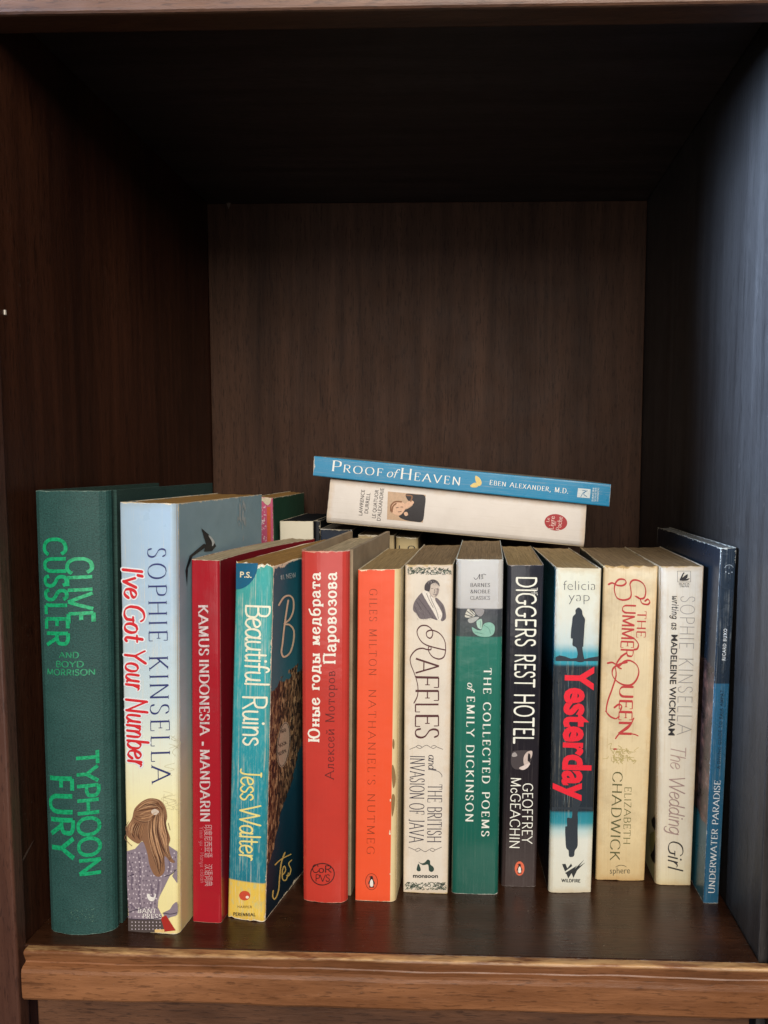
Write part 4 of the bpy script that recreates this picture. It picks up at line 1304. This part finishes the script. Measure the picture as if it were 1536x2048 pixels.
s11 = [[(135, 650), (170, 635), (220, 660), (275, 660), (305, 630), (285, 598), (235, 598), (200, 640), (190, 710), (215, 790), (275, 815), (335, 800), (355, 760), (350, 690), (345, 640), (375, 605), (430, 610), (480, 650), (500, 720), (485, 790), (440, 800), (400, 775), (440, 800), (465, 850), (520, 862), (540, 835), (520, 808), (495, 825)],
       [(125, 1470), (165, 1462), (200, 1480), (230, 1500), (290, 1450), (350, 1445), (410, 1490), (430, 1560), (405, 1640), (350, 1690), (270, 1685), (200, 1640), (168, 1580), (180, 1520), (240, 1480), (310, 1460)],
       [(200, 1520), (205, 1600), (170, 1720), (125, 1850), (110, 1950), (140, 2000), (190, 2025)], [(255, 1525), (220, 1505), (215, 1465), (260, 1400), (300, 1370)], [(380, 1210), (425, 1270), (415, 1320), (385, 1330)], [(190, 1915), (230, 1885), (260, 1900), (250, 1940)]]
stick(B11, 'title_lettering', [p for s in s11 for p in pen(cat(ZI(*s), 6), 1.6, 4.0, -.4)], ink(rd), 2)
stick(B11, 'title_lettering', pen(cat(ZJ((380, 40), (330, 130), (240, 190), (200, 240)), 6), 1.4, 3, -.4) + pen(cat(ZJ((235, 185), (330, 190), (390, 200), (422, 215)), 6), 1.2, 2.4, -.3) + pen(cat(ZJ((100, -30), (150, 20), (200, 45), (235, 20)), 6), 1.2, 2.6, -.3), ink(rd), 2)
cr = []
for k in range(46):
    x, y = rnd.uniform(160, 400), rnd.uniform(350, 490)
    cr += pen(cat(ZJ((x, y), (x + rnd.uniform(-30, 30), y - rnd.uniform(5, 30)), (x + rnd.uniform(-40, 40), y - rnd.uniform(10, 50))), 4), rnd.uniform(.5, 1.4))
cr += pen(cat(ZJ((130, 300), (160, 290), (150, 340), (190, 400), (180, 480)), 4), .8) + pen(cat(ZJ((75, 440), (120, 435), (130, 415)), 4), .8)
stick(B11, 'crown_print', cr, ink((186, 170, 116)), 1)
stick(B11, 'crown_print', [ZJ(*ell(195, 343, 20, 8, 12))], ink((176, 60, 58)), 3)
ol = (104, 104, 62)
write(B11, 'author_lettering', 'ELIZABETH', (1248.5, 1583), (1246, 1692), 13.5, ol, T=.09, t=.04, phi=-.2, serif=.07, st=.03, track=.16)
write(B11, 'author_lettering', 'CHADWICK', (1225, 1554), (1219.5, 1722), 19, (92, 92, 58), T=.11, t=.045, phi=-.2, serif=.07, st=.03, track=.16)
sans(B11, 'publisher_lettering', 'sphere', (1219.5, 1747), (1259.5, 1746.5), 11, (92, 84, 64), offset=-.005)
stick(B11, 'publisher_emblem', pen(cat(ZJ((200, 1462), (240, 1445), (280, 1447), (310, 1460))), 1.1, taper=.6), ink((92, 84, 64)), 1)

# --- 12 white paperback with grey script
c, dd = standing(((1321, 1133), (1408, 1132), (1381.5, 1770), (1311, 1771)), 0)
W, H = dims(c)
B12 = make_book('paperback_book', 'off-white paperback with thin grey capitals and a small swan emblem at its head', c, dd, .104,
                cover_mat('off_white_print', [(0, (214, 202, 166)), (.12, (216, 206, 186)), (1, (212, 205, 192))], W, H, .36, .0004, paper=(186, 160, 120), mott=.07, dirt=.14, scuff=.25, crease=.25, age=.4), cover_mat('off_white_board', [(0, (196, 186, 130)), (.2, (206, 190, 150)), (1, (206, 190, 160))], .104, H, .45, .0004, dirt=.2),
                PG_old, rl=.0034, rr=.0008, bulge=.0002, jag=.0003, seed=12)
dk12 = (44, 40, 40)
r = ZI((815, 515), (945, 515), (945, 640), (815, 640))
stick(B12, 'publisher_emblem', [q for i in range(4) for q in pen([r[i], r[(i + 1) % 4]], .9)], ink((130, 122, 112)), 1)
stick(B12, 'publisher_emblem', [blob(ZI((835, 620), (850, 580), (865, 545), (880, 528), (884, 540), (872, 560), (865, 590), (880, 575), (915, 550), (912, 590), (900, 605), (935, 598), (915, 622), (880, 628), (850, 626)), 4)], ink(dk12), 1)
write(B12, 'publisher_lettering', 'BLACK', (1357.5, 1176), (1378.5, 1176), 4.6, dk12, T=.13, t=.07, serif=.06, st=.05)
write(B12, 'publisher_lettering', 'SWAN', (1359, 1181.6), (1377, 1181.6), 4.6, dk12, T=.13, t=.07, serif=.06, st=.05)
gy = (150, 144, 138)
write(B12, 'author_lettering', 'SOPHIE KINSELLA', (1361, 1202), (1353, 1496), 28, gy, T=.055, t=.045, track=.2)
write(B12, 'author_lettering', 'writing as', (1344, 1201), (1342.3, 1277), 13.5, dk12, T=.13, slant=.12, track=.14)
sans(B12, 'author_lettering', 'MADELEINE WICKHAM', (1342, 1288.5), (1336, 1498), 12, dk12, offset=.02)
for tx, a, b, h, cc in (('The', (1341.5, 1516), (1340, 1561), 29, (176, 150, 140)), ('Wedding', (1338.5, 1575), (1337, 1681), 30, (160, 134, 128)), ('Girl', (1336.5, 1692), (1336, 1742), 29, dk12)):
    write(B12, 'title_lettering', tx, a, b, h, cc, T=.095, t=.04, phi=-.6, slant=.2, track=.02)
stick(B12, 'cover_picture', [[(1310, 1632), (1312.2, 1640), (1311.5, 1662), (1306, 1652), (1304, 1640)], [(1311.5, 1680), (1311.5, 1728), (1306, 1722), (1302, 1710), (1308, 1700)]], ink((32, 26, 24)), 1, 'left')
stick(B12, 'cover_picture', [[(1311, 1662), (1311, 1690), (1303, 1706), (1300, 1690), (1301, 1668)]], ink((150, 142, 84)), 1, 'left')

# --- 13 thin blue book leaning on the right panel
c, dd = standing(((1442, 1095.5), (1473.5, 1095.5), (1437, 1808), (1407, 1806)), -1)
W, H = dims(c)
u13 = [(0, (38, 92, 122)), (.62, (44, 96, 124)), (.6275, (44, 96, 124)), (.6285, (34, 46, 58)), (1, (40, 52, 64))]


def reef(t, base, u, v, uv):
    f = t.noise(uv, 90, 5, .7)
    g = t.noise(uv, 26, 3, .6)
    col = t.ramp(f, [(.36, (.012, .010, .012)), (.52, (.07, .04, .04)), (.62, (.20, .09, .075)), (.72, (.30, .22, .18))])
    top = t.math('LESS_THAN', t.math('ADD', v, t.math('MULTIPLY', g, .03)), .155)
    bot = t.math('GREATER_THAN', t.math('ADD', v, t.math('MULTIPLY', g, .02)), .058)
    return t.mix(t.math('MULTIPLY', top, bot), base, col)


B13 = make_book('guide_book', 'thin blue guidebook leaning against the right side panel', c, dd, .135,
                cover_mat('blue_guide_print', u13, W, H, .26, .0004, paper=(200, 200, 190), mott=.14, crease=.2), cover_mat('reef_print', [(0, (24, 84, 100)), (.2, (28, 96, 108)), (.3, (20, 30, 40)), (1, (24, 36, 48))], .135, H, .3, .0005, picture=reef, paper=(190, 186, 170)),
                page_mat('pages_13', (136, 134, 128)), rl=.0008, rr=.0008, bulge=.0001, jag=.0003, seed=13)
wh13 = (226, 228, 226)
sans(B13, 'author_lettering', 'RICARD BUXO', (1450, 1321.5), (1453.6, 1258), 6.4, wh13, offset=.02, space=1.25)
sans(B13, 'subtitle_lettering', 'A DIVING GUIDE TO RAJA AMPAT', (1440, 1539), (1447, 1381), 6.6, (24, 50, 70), offset=.01, space=1.15)
write(B13, 'title_lettering', 'UNDERWATER PARADISE', (1428.5, 1786), (1440.5, 1562), 12, wh13, T=.13, t=.05, phi=0, serif=.08, st=.03, track=.14)
stick(B13, 'publisher_emblem', pen(cat(ZI((1285, 475), (1300, 452), (1328, 446), (1352, 452), (1368, 470))), 1.0) + pen(ZI((1327, 460), (1327, 482)), .7) + [ZI(*ell(x, y, 6, 6, 8)) for x, y in ((1294, 515), (1324, 530), (1356, 518))], ink((186, 194, 198)), 1)

# --- two books lying on the row
c, dd = upright(((652, 1046), (661, 957), (1173, 1009), (1168, 1095)), .187 * K)
W, H = dims(c)
B14 = make_book('paperback_book', 'thick white paperback lying on top of the standing row under the blue one', c, dd, .098,
                cover_mat('white_print', (220, 212, 204), W, H, .34, .0003, paper=(190, 180, 165), mott=.07, dirt=.1, scuff=.2, crease=.2, age=.5), cover_mat('white_board', (186, 178, 168), .1, H, .5, .0004),
                PG_lt, rl=.0042, rr=.001, bulge=.0004, jag=.0002, seed=14)
for tx, a, b in (('LAWRENCE', (727.6, 1031), (733, 980)), ('DURRELL', (739.6, 1027), (744.3, 986)), ('LE QUATUOR', (755, 1036.5), (761.6, 980)), ("D'ALEXANDRIE", (765.2, 1042), (772.4, 977))):
    sans(B14, 'title_lettering', tx, a, b, 7.6, (58, 50, 50))
q4 = lambda *p: ZK(*p)
stick(B14, 'photo_print', [q4((466, 240), (645, 256), (632, 385), (462, 370))], ink((196, 164, 134)), 1)
stick(B14, 'photo_print', [blob(q4((552, 252), (600, 254), (642, 262), (640, 320), (630, 378), (590, 380), (545, 372), (518, 355), (530, 330), (560, 320), (585, 300), (560, 280)), 4)], ink((36, 30, 32)), 2)
stick(B14, 'photo_print', [blob(q4((478, 310), (490, 292), (515, 286), (540, 292), (552, 312), (540, 336), (520, 352), (495, 345), (480, 330)), 4), blob(q4((545, 300), (575, 282), (590, 292), (570, 310), (550, 318)), 4), blob(q4((542, 340), (556, 335), (562, 348), (550, 354)), 4)], ink((222, 180, 150)), 3)
stick(B14, 'photo_print', [p for s in ([(480, 330), (482, 305), (500, 288), (530, 288)], [(486, 335), (490, 310), (505, 296)], [(555, 258), (580, 262), (575, 285)]) for p in pen(cat(q4(*s), 5), 3.0)], ink((134, 90, 56)), 4)
stick(B14, 'photo_print', [p for s in ([(505, 316), (516, 314)], [(528, 312), (538, 312)], [(515, 335), (530, 333)]) for p in pen(q4(*s), 1.2)], ink((90, 50, 40)), 5)
stick(B14, 'publisher_emblem', [ell(1114, 1044.6, 22, 16.5, 30, .1)], ink((166, 38, 42)), 1)
for tx, a, b, h in (('Le', (1101, 1044), (1102, 1036), 6), ('Livre', (1109, 1059), (1112, 1033), 9), ('de', (1113.5, 1051), (1114.5, 1043), 5), ('Poche', (1123, 1061), (1127, 1034), 9)):
    write(B14, 'publisher_lettering', tx, a, b, h, (228, 206, 196), layer=2, T=.12, t=.06, serif=.05, st=.05)

c, dd = upright(((626, 951.5), (628, 912), (1222, 968.5), (1218.5, 1013.5)), .181 * K)
W, H = dims(c)
B15 = make_book('paperback_book', 'slim bright blue paperback lying uppermost on the white one', c, dd, .118,
                cover_mat('bright_blue_print', (28, 132, 176), W, H, .3, .0003, paper=(196, 186, 168), mott=.08, scuff=.2, crease=.2), cover_mat('blue_board', (150, 144, 132), .12, H, .45, .0005),
                PG_tan, rl=.0009, rr=.0009, bulge=.0001, jag=.0002, seed=15)
wh15 = (240, 240, 234)
write(B15, 'title_lettering', 'Proof', ZK((184, 143))[0], ZK((400, 166))[0], 21, wh15, T=.12, t=.045, phi=.2, serif=.09, st=.035, track=.2, small=.72)
write(B15, 'title_lettering', 'of', ZK((417, 168))[0], ZK((462, 172))[0], 17, wh15, T=.09, t=.05, slant=.2, track=.02)
write(B15, 'title_lettering', 'Heaven', ZK((478, 177))[0], ZK((748, 207))[0], 22, wh15, T=.12, t=.045, phi=.2, serif=.09, st=.035, track=.2, small=.72)
write(B15, 'author_lettering', 'Eben Alexander, M.D.', ZK((887, 204))[0], ZK((1272, 247))[0], 9.6, wh15, T=.14, t=.06, serif=.09, st=.05, track=.24, small=.92)
stick(B15, 'butterfly_print', [blob(ZK((822, 162), (842, 175), (850, 198), (838, 210), (828, 200), (820, 180)), 4), blob(ZK((796, 208), (818, 194), (834, 204), (828, 215), (806, 216)), 4)], ink((226, 200, 124)), 1)
stick(B15, 'publisher_emblem', [ZK((1323, 222), (1388, 228), (1384, 270), (1318, 264))], ink((206, 216, 218)), 1)
stick(B15, 'publisher_emblem', pen(cat(ZK((1345, 232), (1362, 236), (1352, 250), (1368, 262)), 4), 1.3) + pen(cat(ZK((1370, 235), (1350, 244), (1338, 262)), 4), 1.2), ink((40, 110, 150)), 2)
for k, tx in enumerate(('SIMON', 'SCHUSTER', 'PAPERBACKS')):
    write(B15, 'publisher_lettering', tx, ZK((1402 + k * 13, 285))[0], ZK((1406 + k * 13, 222))[0], 3.4, (206, 220, 224), T=.16)

# ------------------------------------------------------------------ second row, half hidden behind
def back_book(name, label, tl, tr, y, depth, col, side, page, hard=False, rl=.001, bul=.0003, tone=.5, seed=20):
    o, n = Vector((0, y, 0)), Vector((0, 1, 0))
    a, b = on_plane(tl, o, n), on_plane(tr, o, n)
    c = [a, b, Vector((b.x, y, .0002)), Vector((a.x, y, .0002))]
    W, H = dims(c)
    return make_book(name, label, c, n, depth, cover_mat('back_row_print', col, W, H, tone, .0004), cover_mat('back_row_board', side, depth, H, tone, .0004), page, hard=hard, rl=rl, rr=rl, bulge=bul, seed=seed,
                     page_drop=.004 if hard else .0005, group='books of the second row')


Y2 = .212 * K
R2 = back_book('hardback_book', 'green-sided book with torn pink and orange spine behind the pale blue one', (512, 992), (545, 996), .197 * K, .102, (192, 84, 118), (44, 86, 66), PG_gold, seed=21)
pk = []
for k in range(60):
    x, y = rnd.uniform(514, 532), rnd.uniform(1012, 1085)
    pk.append(blob([(x + rnd.uniform(-2.5, 2.5), y + rnd.uniform(-3, 3)) for _ in range(5)], 3))
stick(R2, 'patterned_print', pk[:35], ink((226, 160, 184)), 1)
stick(R2, 'patterned_print', pk[35:], ink((240, 224, 226)), 2)
stick(R2, 'orange_stripe', [[(534, 1014), (541.5, 1013), (542, 1085), (535, 1085)]], ink((206, 92, 52)), 3)
stick(R2, 'torn_paper', [[(519, 996), (543, 996), (541, 1006), (536, 1011), (531, 1008), (526, 1002), (520, 1003)]], ink((206, 192, 166)), 3)
R3 = back_book('paperback_book', 'dark teal book with square top beside the green-sided one, mostly hidden', (547, 1031), (557, 1029), .222 * K, .078, (18, 34, 42), (26, 52, 60), page_mat('pages_dk', (40, 52, 56)), seed=22)
R5 = back_book('paperback_book', 'blank cream-white spine standing in the second row behind the red dictionary', (559, 1042), (626, 1042.5), .205 * K, .092, (222, 214, 192), (20, 22, 28), page_mat('pages_dk2', (24, 28, 34)), seed=23)
R4 = back_book('paperback_book', 'black book at the back that props the left end of the lying books', (628, 1041), (640, 1041.5), .216 * K, .08, (22, 26, 34), (24, 28, 38), page_mat('pages_dk3', (52, 56, 62)), seed=24)
R6 = back_book('paperback_book', 'navy book with scuffed white upper edge behind the red hardback', (641, 1057), (703, 1060), .205 * K, .09, (38, 48, 64), (30, 38, 52), page_mat('pages_gy', (140, 132, 122)), tone=.35, seed=25)
stick(R6, 'worn_edge', [[(701, 1059), (704, 1059.5), (704.5, 1069), (702, 1068)], [(641, 1057.5), (662, 1058), (661, 1059.6), (641, 1059.4)], [(668, 1074), (671, 1073.5), (671, 1075.5), (668, 1076)]], ink((196, 190, 182)), 1)
R7 = back_book('paperback_book', 'beige book in the second row directly behind the red hardback with Cyrillic letters', (716, 1069), (788, 1071), .205 * K, .09, (190, 168, 126), (178, 160, 136), PG_old, seed=26)
R8 = back_book('paperback_book', 'beige book in the second row right behind the orange paperback', (791, 1073), (836, 1076), .205 * K, .09, (186, 166, 122), (120, 104, 80), PG_old, rl=.003, seed=27)
write(R8, 'title_lettering', 'L O', (797, 1100), (830, 1101), 9, (44, 40, 38), T=.14)
